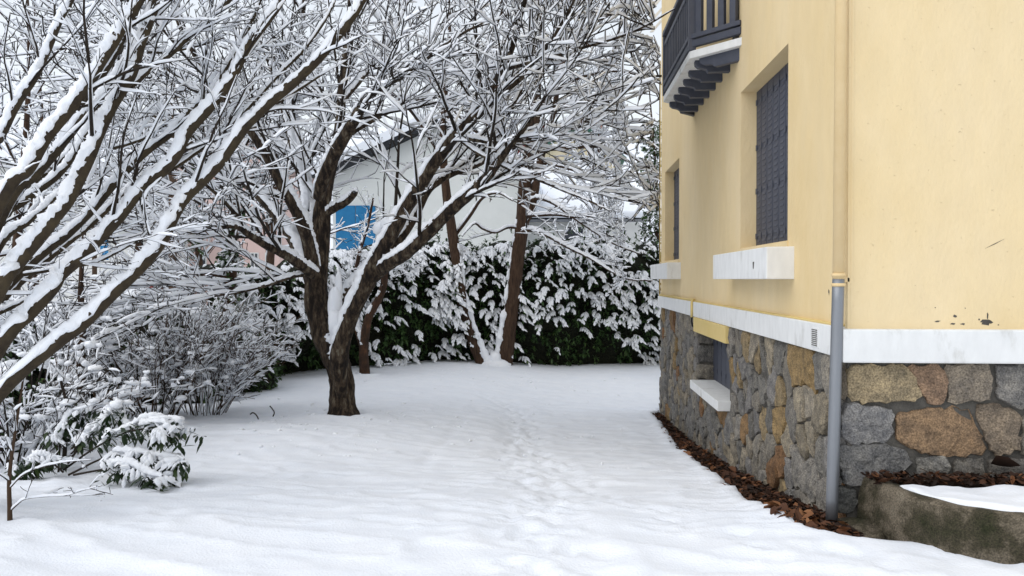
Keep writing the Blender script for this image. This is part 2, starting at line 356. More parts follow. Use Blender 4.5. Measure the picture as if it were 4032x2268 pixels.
# ---- stone base: recessed mortar wall with proud stones
CW = (8.96, 10.9, EZ - 1.40, EZ - .73)
def mortar_wall(x, yf, z0, z1):
    b = wall_open('w', [yf, HYB - .03], [z0, z1], [CW], x, .24, None, None)
    b.poly([(x, yf, z0), (9, yf, z0), (9, yf, z1), (x, yf, z1)]); return b
base = mortar_wall(1.935, 5.335, EZ - 3.2, EZ - .5).build('stone_base', M['mortar'], house)
def clip(poly, p, n):
    out = []
    for i in range(len(poly)):
        a, c = poly[i], poly[(i + 1) % len(poly)]; da = (a - p) @ n; dc = (c - p) @ n
        if da <= 0: out.append(a)
        if da * dc < 0: out.append(a + (c - a) * da / (da - dc))
    return out
def voronoi(seeds, keep, rect):
    cells = []
    for i in range(keep):
        s = seeds[i]; poly = [np.array(p, float) for p in ((rect[0], rect[2]), (rect[1], rect[2]), (rect[1], rect[3]), (rect[0], rect[3]))]
        for j in np.argsort(((seeds - s) ** 2).sum(1))[1:26]:
            poly = clip(poly, (s + seeds[j]) / 2, seeds[j] - s)
            if len(poly) < 3: break
        cells.append(poly)
    return cells
def stone_mesh(poly, frame, proud, seed, gap=.004, res=.055):
    """rough stone from a 2-D outline; frame maps (u,v,w) to world, w pointing out of the wall"""
    r = np.random.default_rng(seed); P = np.array(poly); c = P.mean(0)
    out = []
    for i in range(len(P)):
        a, d = P[i], P[(i + 1) % len(P)]; L = np.linalg.norm(d - a); n = max(1, int(L / res))
        for k in range(n): out.append(a + (d - a) * k / n)
    out = np.array(out)
    # rounding of the corners, then the gap
    out = .7 * out + .15 * (np.roll(out, 1, 0) + np.roll(out, -1, 0))
    d = out - c; L = np.linalg.norm(d, axis=1, keepdims=True); out = c + d * np.maximum(1 - gap / np.maximum(L, .02), .5) + r.normal(0, .009, out.shape)
    n = len(out); tilt = r.normal(0, .05, 2)
    q1 = c + (out - c) * .985; q2 = c + (out - c) * .94
    lo, hi_ = out.min(0), out.max(0); st_ = res * .95; pts = []
    for x in np.arange(lo[0], hi_[0], st_):
        for y in np.arange(lo[1], hi_[1], st_): pts.append((x + r.uniform(-.35, .35) * st_, y + r.uniform(-.35, .35) * st_))
    def inside(p):
        k = q2 - p; e = np.roll(k, -1, 0); return np.all(np.sign(k[:, 0] * e[:, 1] - k[:, 1] * e[:, 0]) == sg_)
    k = q2 - c; e = np.roll(k, -1, 0); sg_ = np.sign((k[:, 0] * e[:, 1] - k[:, 1] * e[:, 0]).sum())
    pts = [p for p in pts if inside(c + (np.array(p) - c) / .9)]
    vin = [Vector(p) for p in q2] + [Vector(p) for p in pts]
    res_ = delaunay_2d_cdt(vin, [(i, (i + 1) % n) for i in range(n)], [], 1, 1e-6)
    vo = np.array([tuple(v) for v in res_[0]]); tri = np.array([f for f in res_[2] if len(f) == 3])
    if len(vo) < n or len(tri) == 0: vo = q2; tri = np.array([(0, i, i + 1) for i in range(1, n - 1)])
    hh_ = proud + (vo - c) @ tilt + r.normal(0, .004, len(vo)) + .03 * fbm(vo[:, 0] * 7 + seed, vo[:, 1] * 7, 3, seed % 97)
    hh_[:n] -= .25 * proud
    V = np.vstack([np.c_[out, np.full(n, -.03)], np.c_[q1, .4 * proud + (q1 - c) @ tilt * .6 + r.normal(0, .003, n)], np.c_[vo, hh_]])
    F = [(k_ * n + i, k_ * n + (i + 1) % n, (k_ + 1) * n + (i + 1) % n, (k_ + 1) * n + i) for k_ in range(2) for i in range(n)]
    return frame(V), F, tri + 2 * n
STONE_COLS = [(.21, .20, .185), (.175, .172, .168), (.235, .218, .19), (.195, .19, .188), (.25, .225, .185), (.16, .155, .145), (.255, .225, .175)]
OCHRE = [(.31, .22, .11), (.29, .185, .095), (.26, .15, .08), (.32, .25, .15)]
def add_stone(poly, frame, proud, seed, col, parent, gap=.004, res=.055):
    v, q, t = stone_mesh(poly, frame, proud, seed, gap, res)
    o = mesh('stone', v, q, t, M['stone'], parent, smooth=False)
    o.color = (*col, 1); return o
rs = np.random.default_rng(12)
seeds = []
zlo = lambda y: float(np.interp(y, _gy, _gz)) - .12
yy = 5.42
cols = []
while yy < HYB - .05:
    w = rs.uniform(.20, .31); zz = -.53 - rs.uniform(.0, .12)
    while zz > zlo(yy) - .1:
        h = rs.uniform(.19, .36); seeds.append((yy + w / 2 + rs.normal(0, .06), EZ + zz - h / 2 + rs.normal(0, .03))); zz -= h
    yy += w
seeds = np.array(seeds)
inw = (seeds[:, 0] > CW[0]) & (seeds[:, 0] < CW[1]) & (seeds[:, 1] > CW[2] - .1) & (seeds[:, 1] < CW[3] + .22)
seeds = seeds[~inw]
mir = []
for p in seeds:                                      # mirrored seeds make straight joints round the cellar window
    if CW[2] - .1 < p[1] < CW[3] + .2:
        if 0 < CW[0] - p[0] < .4: mir.append((2 * CW[0] - p[0], p[1]))
        if 0 < p[0] - CW[1] < .4: mir.append((2 * CW[1] - p[0], p[1]))
    if CW[0] - .1 < p[0] < CW[1] + .1 and 0 < (CW[2] - .1) - p[1] < .4: mir.append((p[0], 2 * (CW[2] - .1) - p[1]))
for u in np.arange(CW[0] + .2, CW[1], .2):
    for v in np.arange(CW[2] + .1, CW[3] + .25, .2): mir.append((u, v))
alls = np.vstack([seeds, np.array(mir)])
cells = voronoi(alls, len(seeds), (5.36, HYB, EZ - 2.95, EZ - .525))
fl = lambda V: np.c_[1.932 - V[:, 2], V[:, 0], V[:, 1]]
for i, c in enumerate(cells):
    if len(c) < 3 or max(p[1] for p in c) < EZ + zlo(c[0][0]) - .05: continue
    base_c = OCHRE[rs.integers(len(OCHRE))] if rs.random() < .13 else STONE_COLS[rs.integers(len(STONE_COLS))]
    f = rs.uniform(1.05, 1.45) if base_c in STONE_COLS else rs.uniform(.8, 1.1)
    add_stone(c, fl, rs.uniform(.018, .05), 100 + i, tuple(a * f for a in base_c), base)
# rough blocks lining the far jamb of the cellar window
for i, (za, zb) in enumerate(((-.735, -.90), (-.91, -1.17), (-1.18, -1.40))):
    fj = lambda V: np.c_[V[:, 0], CW[1] - V[:, 2] * .8, V[:, 1]]
    add_stone([np.array(p) for p in ((1.89, EZ + zb), (2.16, EZ + zb), (2.16, EZ + za), (1.89, EZ + za))], fj, .05, 900 + i, STONE_COLS[i], base, gap=.008)
# big stones of the front, traced outline by outline
FR = [([(480, 325), (760, 330), (800, 370), (850, 460), (840, 515), (500, 518), (465, 480), (466, 360)], (.30, .245, .16)),
      ([(790, 335), (830, 320), (975, 325), (988, 380), (990, 520), (930, 552), (895, 520), (855, 450)], (.24, .165, .115)),
      ([(1005, 325), (1235, 325), (1245, 400), (1235, 515), (1080, 520), (1010, 515)], (.23, .20, .165)),
      ([(1265, 328), (1480, 328), (1500, 500), (1400, 560), (1310, 520), (1265, 500)], (.19, .185, .18)),
      ([(470, 540), (700, 548), (712, 600), (690, 735), (520, 740), (440, 720), (430, 600)], (.21, .21, .215)),
      ([(735, 585), (880, 565), (1050, 555), (1120, 580), (1195, 720), (1210, 800), (980, 808), (860, 790), (730, 730), (720, 680)], (.235, .16, .10)),
      ([(1160, 550), (1280, 530), (1390, 600), (1385, 780), (1260, 815), (1215, 720), (1165, 610)], (.21, .17, .13)),
      ([(430, 760), (720, 755), (790, 800), (805, 850), (740, 905), (540, 970), (450, 965), (425, 860)], (.15, .15, .152)),
      ([(840, 830), (990, 825), (1000, 930), (850, 935)], (.19, .185, .175)),
      ([(1040, 840), (1190, 830), (1200, 925), (1030, 930)], (.16, .15, .135)),
      ([(1410, 600), (1640, 560), (1650, 790), (1405, 800)], (.2, .185, .16)),
      ([(1230, 840), (1480, 820), (1490, 930), (1225, 935)], (.15, .14, .13)),
      ([(1520, 330), (1760, 330), (1760, 530), (1520, 510)], (.22, .2, .17)),
      ([(388, 540), (425, 545), (430, 720), (385, 740)], (.10, .10, .10)), ([(388, 330), (455, 335), (455, 500), (388, 515)], (.13, .11, .085)),
      ([(385, 770), (418, 775), (430, 960), (388, 965)], (.10, .10, .10)),
      ([(400, 985), (500, 980), (520, 1090), (440, 1130), (395, 1100)], (.09, .092, .09))]
d0 = 5.29
def front_pt(zx, zy):
    px, py = 3000 + zx / 1.3566, 1200 + zy / 1.3566
    p = at(px, py, 1.0) - EYE; k = d0 / p[1]; q = EYE + p * k
    return np.array([q[0], q[2]])
ff = lambda V: np.c_[V[:, 0], 5.331 - V[:, 2], V[:, 1]]
for i, (pl, c) in enumerate(FR):
    add_stone([front_pt(*p) for p in pl][::-1], ff, .03, 700 + i, tuple(a_ * 1.25 for a_ in c), base, gap=-.010, res=.032)
# ---- cellar window: lintel, shutter, sill
MB().box(1.845, 1.99, 8.8, 10.9, EZ - .728, EZ - .531).build('lintel', M['stucco_beam'], house, bevel=.006)
shutter(CW[0] - .02, CW[1], CW[2], CW[3], 2.12, 7, False)
MB().box(1.783, 2.165, 8.9, 10.8, EZ - 1.51, EZ - 1.395).build('sill', M['white'], house, bevel=.008)
# ---- vent grille on the band
vent = MB().box(1.858, 1.868, 5.70, 5.86, EZ - .50, EZ - .356).build('vent', M['white'], house, bevel=.003)
for i in range(9):
    z = EZ - .489 + i * .0142
    MB().box(1.8545, 1.859, 5.72, 5.775, z, z + .006).build('slat', M['mortar'], vent)
    MB().box(1.8545, 1.859, 5.785, 5.84, z, z + .006).build('slat', M['mortar'], vent)
# ---- tubes in batches
def frames(P):
    T = np.gradient(P, axis=1); T = nrm(T)
    ch = nrm(P[:, -1] - P[:, 0]); ref = np.where(np.abs(ch[:, 2:3]) < .8, np.array([[0, 0, 1.]]), np.array([[1., 0, 0]]))
    ref = nrm(ref - ch * (ref * ch).sum(-1, keepdims=True))[:, None, :]
    U = nrm(ref - T * (ref * T).sum(-1, keepdims=True)); return T, U, np.cross(T, U)
def rings_faces(N, n, k):
    base = np.arange(N * n * k).reshape(N, n, k); r = np.roll(base, -1, 2)
    return np.stack([base[:, :-1], r[:, :-1], r[:, 1:], base[:, 1:]], -1).reshape(-1, 4)
def tubes(P, R, k):
    T, U, V = frames(P); a = np.arange(k) / k * 2 * math.pi
    v = P[:, :, None] + R[:, :, None, None] * (np.cos(a)[None, None, :, None] * U[:, :, None] + np.sin(a)[None, None, :, None] * V[:, :, None])
    return v, rings_faces(P.shape[0], P.shape[1], k)
class Tubes:
    def __init__(s): s.v = []; s.q = []; s.n = 0
    def add(s, v, q): v = v.reshape(-1, 3); s.v.append(v); s.q.append(q + s.n); s.n += len(v); return s
    def build(s, name, m, parent=None): return mesh(name, np.concatenate(s.v), np.concatenate(s.q), None, m, parent)
def pipe(pts, r, k=14, n=None):
    P = np.asarray(pts, float)[None]
    R = np.full(P.shape[:2], r) if np.isscalar(r) else np.asarray(r, float)[None]
    v, q = tubes(P, R, k)
    c = []
    for e in (0, -1):                                  # close the ends
        c.append(P[0, e])
    vv = np.vstack([v.reshape(-1, 3), c]); m = P.shape[1]
    t = [(len(vv) - 2, (i + 1) % k, i) for i in range(k)] + [(len(vv) - 1, (m - 1) * k + i, (m - 1) * k + (i + 1) % k) for i in range(k)]
    return vv, q, np.array(t)
# ---- downpipe
def addpipe(name, pts, r, m, parent, k=16):
    v, q, t = pipe(pts, r, k); return mesh(name, v, q, t, m, parent)
pj = np.array([1.846, 5.262, EZ + .0]); pb = np.array([1.806, 5.255, EZ - 1.62]); pt = np.array([1.878, 5.275, EZ + HTOP])
dp = bpy.data.objects.new('downpipe', None); COL.objects.link(dp); setpar(dp, house)
addpipe('upper_pipe', [pt, pt + (pj - pt) * .5, pj], .037, M['pipe_paint'], dp, 20)
addpipe('lower_pipe', [pj + (pb - pj) * f for f in np.linspace(.0, 1, 12)], .0385, M['zinc'], dp, 20)
for dz in (.028, -.038): addpipe('collar', [pj + (0, 0, dz - .011), pj + (0, 0, dz - .005), pj + (0, 0, dz + .005), pj + (0, 0, dz + .011)], np.array([.040, .0455, .0455, .040]), M['pipe_paint'], dp, 20)
MB().box(1.86, 1.935, 5.30, 5.325, EZ - .02, EZ + .012).build('bracket', M['pipe_paint'], dp, bevel=.003)
# ---- cable conduit along the band and down the far corner
addpipe('conduit', [(1.89, y, EZ - .298 + .008 * math.sin(y * 3)) for y in np.linspace(14.95, 11.1, 20)], .014, M['stucco_beam'], house, 8)
addpipe('conduit', [(1.875, 11.1, EZ - .298), (1.85, 11.06, EZ - .33), (1.848, 11.05, EZ - .42), (1.848, 11.05, EZ - .54)], .018, M['stucco_beam'], house, 8)
addpipe('cable', [(1.848, 11.05, EZ - .54), (1.846, 11.05, EZ - .60), (1.85, 11.0, EZ - .66), (1.87, 10.93, EZ - .68)], .014, M['black'], house, 8)
for k in range(2): addpipe('cable', [(1.902 - .012 * k, 14.99 + .02 * k, z) for z in np.linspace(EZ - .3, EZ + 4.2, 30)], .009, M['black'] if k else M['stucco_beam'], house, 6)
# ---- worn paint flakes by the band on the front wall
def flake(cx, cz, w, h, seed, parent, plane='front'):
    r = np.random.default_rng(seed); n = 11; a = np.sort(r.uniform(0, 6.28, n)); rr = r.uniform(.45, 1., n)
    if plane == 'front': pts = [(cx + w * q * math.cos(t), HYF + .004, cz + h * q * math.sin(t)) for q, t in zip(rr, a)]; vec = (0, -.0055, 0)
    else: pts = [(plane + .004, cx + w * q * math.cos(t), cz + h * q * math.sin(t)) for q, t in zip(rr, a)]; vec = (-.0055, 0, 0)
    return MB().prism(pts, vec).build('paint_flake', M['mortar'], parent)
for i, (zx, zy, w, h) in enumerate(((942, 88, 20, 7), (1035, 62, 14, 11), (1025, 103, 20, 6), (1077, 104, 17, 6), (1205, 92, 34, 20), (1210, 62, 5, 22), (1268, 108, 6, 5), (1165, 78, 6, 6), (1090, 18, 4, 4), (930, 15, 4, 4))):
    u, v = front_pt(zx, zy); k = d0 / 5.3; flake(u, v, w / 1.3566 / FPX * d0, h / 1.3566 / FPX * d0, i, wall)
u, v = front_pt(1195, -300); u2, v2 = front_pt(1300, -352)
MB().prism([(u, HYF + .004, v), ((u + u2) / 2, HYF + .004, (v + v2) / 2 - .004), (u2, HYF + .004, v2), ((u + u2) / 2, HYF + .004, (v + v2) / 2 + .002)], (0, -.0052, 0)).build('scratch', M['mortar'], wall)
flake(5.66, EZ - .09, .02, .03, 40, wall, HXW); flake(5.5, EZ - .1, .03, .014, 41, wall, HXW)
flake(6.92, EZ + .125, .035, .045, 42, s, 1.695)
# ---- balcony
bal = bpy.data.objects.new('balcony', None); COL.objects.link(bal); setpar(bal, house)
PL = [(1.93, 8.37), (1.45, 8.87), (1.44, 11.02), (1.93, 11.5)]
def inset(k): return [(1.93, 8.37 + k * 1.3), (1.45 + k, 8.87 + k * .5), (1.44 + k, 11.02 - k * .5), (1.93, 11.5 - k * 1.3)]
MB().prism([(x, y, EZ + 2.50) for x, y in PL], (0, 0, .085)).build('slab', M['white'], bal, bevel=.006)
prof = [(0, 0), (0, -.135), (-.25, -.135), (-.27, -.105), (-.31, -.095), (-.36, -.085), (-.395, -.055), (-.40, -.02), (-.40, 0)]
for y in (8.93, 9.35, 9.75, 10.16, 10.56, 10.98):
    MB().prism([(1.925 + a, y, EZ + 2.5 + c) for a, c in prof], (0, .085, 0)).build('corbel', M['slate'], bal, bevel=.006)
for sgn, y0 in ((1, 8.47), (-1, 11.40)):
    t = np.array([-.69, sgn * .724]); o = np.array([1.93, y0])
    MB().prism([(o[0] - a * t[0] * 1.35, o[1] - a * t[1] * 1.35, EZ + 2.5 + c) for a, c in prof], (t[1] * .07 * sgn, .07 * .69 * sgn, 0)).build('corbel', M['slate'], bal, bevel=.006)
r1 = inset(.03)
def rail(z, w, h, name, pts=r1):
    for a, c in zip(pts[:-1], pts[1:]):
        mb = MB(); beam(mb, (*a, EZ + z), (*c, EZ + z), w, h); mb.build(name, M['slate'], bal, bevel=.004)
rail(2.665, .06, .075, 'rail'); rail(2.745, .085, .05, 'rail'); rail(3.30, .055, .06, 'rail'); rail(3.44, .10, .055, 'handrail')
def slats(a, c, n, w, d, z0=2.77, z1=3.27):
    a = np.array(a); c = np.array(c); t = nrm(c - a); s = np.array([-t[1], t[0]])
    for f in (np.arange(n) + .7) / (n + .4):
        p = a + (c - a) * f
        q = [p - t * w / 2 - s * d / 2, p + t * w / 2 - s * d / 2, p + t * w / 2 + s * d / 2, p - t * w / 2 + s * d / 2]
        MB().prism([(*k, EZ + z0) for k in q], (0, 0, z1 - z0)).build('baluster', M['slate'], bal)
slats(r1[0], r1[1], 4, .075, .05); slats(r1[1], r1[2], 15, .04, .04); slats(r1[2], r1[3], 4, .075, .05)
for p in (r1[1], r1[2]): MB().box(p[0] - .04, p[0] + .04, p[1] - .04, p[1] + .04, EZ + 2.59, EZ + 3.5).build('post', M['slate'], bal, bevel=.004)
MB().box(1.875, 1.925, 8.50, 8.62, EZ + 2.6, EZ + 3.9).build('wall_post', M['mortar'], bal, bevel=.004)
# ---- carved white eaves trim at the far end and the insulator bracket
tr = MB()
for i in range(6):
    z = EZ + 4.75 + i * .22
    tr.prism([(1.70, 14.96, z), (1.76, 14.96, z), (1.93, 14.96, z + .2), (1.93, 14.96, z + .26)], (0, .05, 0))
tr.build('eaves_trim', M['white'], house)
ib = addpipe('wire_bracket', [(1.94, 14.97, EZ + 3.9), (1.74, 14.97, EZ + 3.9), (1.66, 14.97, EZ + 3.9), (1.54, 14.97, EZ + 3.93)], .022, M['black'], house, 8)
addpipe('insulator', [(1.86, 14.97, EZ + 3.9), (1.80, 14.97, EZ + 4.05), (1.72, 14.97, EZ + 4.08), (1.64, 14.97, EZ + 4.0), (1.62, 14.97, EZ + 3.9)], .016, M['black'], ib, 8)
# ------------------------------------------------------------------ soil strip and dead leaves along the wall
sy = np.linspace(4.86, 15.3, 260); sx = np.linspace(-.35, .5, 26)
SX = np.interp(sy, EY, EX)[:, None] + sx[None] * 1.0; SY = np.repeat(sy[:, None], 26, 1)
SX = np.clip(SX, None, 1.97)
SZ = g0(SX, SY) - .052 + .03 * fbm(SX * 6, SY * 6, 3, 8)
si = np.arange(SX.size).reshape(SX.shape)
tag(mesh('soil_bed', np.stack([SX, SY, SZ], -1), np.stack([si[:-1, :-1], si[:-1, 1:], si[1:, 1:], si[1:, :-1]], -1).reshape(-1, 4), None, M['soil']), 'dark soil bed along the foot of the house wall', None, kind='structure')
def litter(P, size, rr):
    """bent dead leaves lying at P"""
    N = len(P); a = rr.uniform(0, 6.28, N); el = rr.normal(0, .35, (N, 2)); L = size * rr.uniform(.6, 1.5, N); wd = L * rr.uniform(.35, .6, N); cup = L * rr.uniform(-.15, .35, N)
    t = np.stack([np.cos(a), np.sin(a), el[:, 0]], -1); s = np.stack([-np.sin(a), np.cos(a), el[:, 1]], -1); u = np.array([0, 0, 1.])
    off = [(-.5, 0, .2), (-.2, -.5, 1), (-.2, 0, 0), (-.2, .5, .8), (.2, -.45, .9), (.2, 0, 0), (.2, .45, 1), (.55, .05, .3)]
    v = np.stack([P + t * (f * L)[:, None] + s * (g * wd)[:, None] + u * (h * cup)[:, None] for f, g, h in off], 1)
    b0 = (np.arange(N) * 8)[:, None]
    q = np.concatenate([b0 + np.array([[1, 4, 5, 2]]), b0 + np.array([[2, 5, 6, 3]])]); tt = np.concatenate([b0 + np.array([k]) for k in ((0, 1, 2), (0, 2, 3), (4, 7, 5), (5, 7, 6))])
    return v, q, tt
rl = np.random.default_rng(5)
ly = 4.88 + 10.3 * rl.random(9000) ** 1.25; lx = np.interp(ly, EY, EX) + rl.uniform(-.06, .46, 9000)
ok = (lx < 1.88) & (edge_d(lx, ly) > -.05 * rl.random(9000)); lx, ly = lx[ok], ly[ok]
P = np.stack([lx, ly, g0(lx, ly) - .03 + rl.uniform(0, .035, len(lx))], -1)
v, q, t = litter(P, .045, rl)
k = 170; ly2 = np.concatenate([rl.uniform(4.9, 5.5, 70), rl.uniform(5.2, 12, 100)]); lx2 = np.interp(ly2, EY, EX) + rl.uniform(-.09, .3, k); lx2 = np.minimum(lx2, 1.84)
P2_ = np.stack([lx2, ly2, np.maximum(g0(lx2, ly2) - .01 + rl.uniform(0, .03, k), snow_z(lx2, ly2) + .006)], -1); v2_, q2_, t2_ = litter(P2_, .075, rl)
tag(mesh('bright_leaves', v2_, q2_, t2_, M['leaf_rust'], smooth=False), 'larger rusty orange leaves scattered over the litter and the snow edge by the wall', None, kind='stuff')
tag(mesh('dead_leaves', v, q, t, M['leaf_dead'], smooth=False), 'dark brown dead leaves piled along the foot of the stone wall', None, kind='stuff')
# rough mossy footing stone under the downpipe
fo = stone_mesh([np.array(p) for p in ((1.62, 5.02), (2.05, 4.98), (2.06, 5.33), (1.66, 5.36))], lambda V: np.c_[V[:, 0], V[:, 1], EZ - 1.665 + V[:, 2] * 1.2], .05, 5, 0, .05)
tag(mesh('footing_slab', fo[0], fo[1], fo[2], M['concrete']), 'mossy footing slab under the foot of the grey downpipe', 'slab')
# ------------------------------------------------------------------ curved concrete planter wall in front of the house
pl_path = [at(3392, 1890, 5.17), at(3440, 1905, 5.02), at(3560, 1945, 4.74), at(3756, 1996, 4.45), at(4032, 2035, 4.27), at(4300, 2050, 4.2), at(4700, 2060, 4.18)]
pz = EZ - 1.325
pp = polyline(np.array([(p[0], p[1]) for p in pl_path]), .05)
for _ in range(4): pp[1:-1] = .5 * pp[1:-1] + .25 * (pp[:-2] + pp[2:])
tg = nrm(np.gradient(pp, axis=0)); nr = np.stack([-tg[:, 1], tg[:, 0]], -1)        # inwards
pv = []
prf = [(.02, -.45), (-.03, -.30), (-.012, -.12), (0, -.02), (.015, .0), (.06, .004), (.12, 0), (.13, -.45)]
for i in range(len(pp)):
    for o_, z_ in prf:
        w = .02 * fbm(i * .25, z_ * 9, 3, 4)
        pv.append((*(pp[i] + nr[i] * (o_ + w)), pz + z_ + .5 * w - .0 * i))
kk = len(prf); ib_ = np.arange(len(pp) * kk).reshape(len(pp), kk); jb = np.roll(ib_, -1, 1)
pq = np.stack([ib_[:-1], ib_[1:], jb[1:], jb[:-1]], -1).reshape(-1, 4)
planter = thing('planter_wall', 'low curved mossy concrete planter wall against the stone base, snow on top', 'wall', (*pp[0], 0))
mesh('wall', pv, pq, None, M['concrete'], planter)
# earth fill and snow on it
fx = np.linspace(0, 1, 24)
def fill(d0_, d1_, zf, jag):
    rows = []
    for i in range(len(pp)):
        a = pp[i] + nr[i] * d0_; e = np.array([pp[i][0] + nr[i][0] * .4, 5.31]); yend = d1_
        c = np.array([max(a[0], 1.96) + .0, yend]) if True else e
        rows.append([(a[0] + (c[0] - a[0]) * f, a[1] + (c[1] - a[1]) * f) for f in fx])
    R = np.array(rows); return R
R_ = fill(.10, 5.34, 0, 0)
Zs = pz - .03 + .02 * fbm(R_[..., 0] * 8, R_[..., 1] * 8, 3, 3) + .02 * R_[..., 1] * 0
fi = np.arange(R_.shape[0] * 24).reshape(-1, 24); fq = np.stack([fi[:-1, :-1], fi[1:, :-1], fi[1:, 1:], fi[:-1, 1:]], -1).reshape(-1, 4)
mesh('earth', np.dstack([R_, Zs]), fq, None, M['soil'], planter)
j0 = 5
R2 = fill(.075, 5.08, 0, 0)[j0:]
jag = .04 * fbm(R2[..., 0] * 7, R2[..., 0] * 0, 3, 8) + .03 * n2(R2[..., 0] * 25, R2[..., 1] * 0, 4)
ff_ = np.tile(fx, (R2.shape[0], 1)); R2[..., 1] += jag * ff_
edge = np.minimum(sstep(0, .10, ff_), sstep(1, .84, ff_)) * sstep(0, 5, np.arange(R2.shape[0]))[:, None]
Z2 = pz - .022 + .045 * np.sqrt(edge) + .03 * fbm(R2[..., 0] * 5, R2[..., 1] * 5, 4, 14) * edge
fi = np.arange(R2.shape[0] * 24).reshape(-1, 24); fq = np.stack([fi[:-1, :-1], fi[1:, :-1], fi[1:, 1:], fi[:-1, 1:]], -1).reshape(-1, 4)
mesh('snow', np.dstack([R2, Z2]), fq, None, M['snow'], planter)
lx = rl.uniform(2.0, 3.6, 700); ly = 5.09 + .15 * rl.random(700); P = np.stack([lx, ly, pz + .0 + rl.uniform(0, .05, 700)], -1)
v, q, t = litter(P, .05, rl); tag(mesh('dead_leaves', v, q, t, M['leaf_dead'], planter, smooth=False), kind='stuff')
# one big curled leaf leaning on the wall, dry stalks
v, q, t = litter(np.array([[*front_pt(1265, 850)[:1], 5.22, front_pt(1265, 850)[1]]]), .13, np.random.default_rng(9)); mesh('curled_leaf', v, q, t, M['leaf_dead'], planter)
for i in range(9):
    x0 = rl.uniform(2.1, 3.3); a = np.array([x0, 5.15 + rl.uniform(-.05, .06), pz]); dx = rl.uniform(-.25, .25)
    addpipe('dry_stalk', [a, a + (dx * .5, -.02, rl.uniform(.02, .1)), a + (dx, -.05, rl.uniform(-.01, .12))], .0025, M['twig_tan'], planter, 5)
# ------------------------------------------------------------------ branches and the snow lying on them
def spline(pts, n):
    """Catmull-Rom through rows (x,y,z,r) resampled to n rows"""
    p = np.asarray(pts, float); p = np.vstack([2 * p[0] - p[1], p, 2 * p[-1] - p[-2]])
    m = len(p) - 3; out = []
    for u in np.linspace(0, m - 1e-6, n):
        i = int(u); t = u - i; a, b_, c, d = p[i:i + 4]
        out.append(.5 * (2 * b_ + (c - a) * t + (2 * a - 5 * b_ + 4 * c - d) * t * t + (3 * b_ - a - 3 * c + d) * t ** 3))
    o = np.array(out); o[:, 3] = np.maximum(o[:, 3], .002); return o
def trace(px, n=40):
    """rows (px, py, depth, width in px) -> centreline and radius in metres"""
    return spline([(*at(x, y, d), w * .5 * d / FPX) for x, y, d, w in px], n)
def spawn(P, R, k, s, ang, L, n, rr, up=.15, droop=0., wander=.12, rs=.6, tip=.0025, rmax=1., flat=.7, jit=.35, taper=.8, zmin=-.15):
    N, m, _ = P.shape; idx = np.repeat(np.arange(N), k); C = len(idx)
    u = s[0] + (s[1] - s[0]) * (np.tile(np.arange(k), N) + rr.random(C)) / k
    f = u * (m - 1) * .9999; i = f.astype(int); fr = (f - i)[:, None]
    pos = P[idx, i] * (1 - fr) + P[idx, i + 1] * fr; t = nrm(P[idx, i + 1] - P[idx, i]); r = R[idx, i] * (1 - fr[:, 0]) + R[idx, i + 1] * fr[:, 0]
    v = rr.normal(size=(C, 3)); v[:, 2] *= flat; v -= t * (v * t).sum(1, keepdims=True); v = nrm(v)
    a = np.radians(ang) * (1 + jit * rr.normal(size=C)); d = np.cos(a)[:, None] * t + np.sin(a)[:, None] * v; d[:, 2] += up; d[:, 2] = np.maximum(d[:, 2], zmin); d = nrm(d)
    Lc = (L[idx] if np.ndim(L) else L) * (1 - .45 * u) * rr.uniform(.55, 1.25, C)
    Q = np.zeros((C, n, 3)); Q[:, 0] = pos
    for j in range(1, n):
        d = d + wander * rr.normal(size=(C, 3)); d[:, 2] += droop; d = nrm(d); Q[:, j] = Q[:, j - 1] + d * (Lc / (n - 1))[:, None]
    r0 = np.minimum(r * rs, rmax); lin = np.linspace(0, 1, n)[None]
    return Q, np.maximum(r0[:, None] * (1 - taper * lin), tip), Lc
def snow_on(P, R, rr, a=.02, b=.45, k=6, thr=-.35, rough=.12, steep=(.12, .45), cover=1., seed=0, ends=True, even=0., seat=.42):
    """lumpy snow lying on the upper side of branches"""
    N, n, _ = P.shape; T = nrm(np.gradient(P, axis=1)); up = np.array([0, 0, 1.]); U = up - T * T[..., 2:3]; c = np.linalg.norm(U, axis=-1)
    U = U / np.maximum(c, 1e-6)[..., None]; Sd = np.cross(T, U)
    ph = rr.random((N, 3)) * 6.28; s = np.linspace(0, 1, n)[None]; seglen = np.linalg.norm(P[:, -1] - P[:, 0], axis=1)[:, None]
    lump = .5 * np.sin(s * seglen * 7 + ph[:, :1]) + .35 * np.sin(s * seglen * 17 + ph[:, 1:2]) + .3 * np.sin(s * seglen * 3 + ph[:, 2:]) + rough * 2 * rr.normal(size=(N, n))
    am = np.clip(lump - thr, 0, 1.2); am = np.minimum(am * 1.6, .75 + .3 * lump * .6)
    am = am * (1 - even) + even * (.8 + .18 * lump)
    am = np.clip(am, 0, None) * sstep(steep[0], steep[1], c) * cover
    if ends: am[:, 0] *= .5; am = am * (1 - .75 * s ** 4)
    h = (a + b * R) * am; on = np.clip(am * 4, 0, 1)
    w = (R * .9 + .27 * h) * on
    th = np.linspace(-.12, math.pi + .12, k)[None, None, :]
    cx = np.cos(th) * w[..., None]; cz = np.sin(th) * (h + R * .5 * on)[..., None] + R[..., None] * seat * on[..., None]
    if rough: 
        cx = cx * (1 + rough * rr.normal(size=cx.shape)); cz = cz * (1 + rough * rr.normal(size=cx.shape))
    # where there is no snow the ring collapses inside the branch
    v = P[:, :, None] + Sd[:, :, None] * cx[..., None] + U[:, :, None] * cz[..., None]
    q = rings_faces(N, n, k); f = np.repeat(np.maximum(on[:, :-1], on[:, 1:]) > .02, k, axis=1).reshape(-1)
    return v, q[f]                                       # bare stretches get no faces
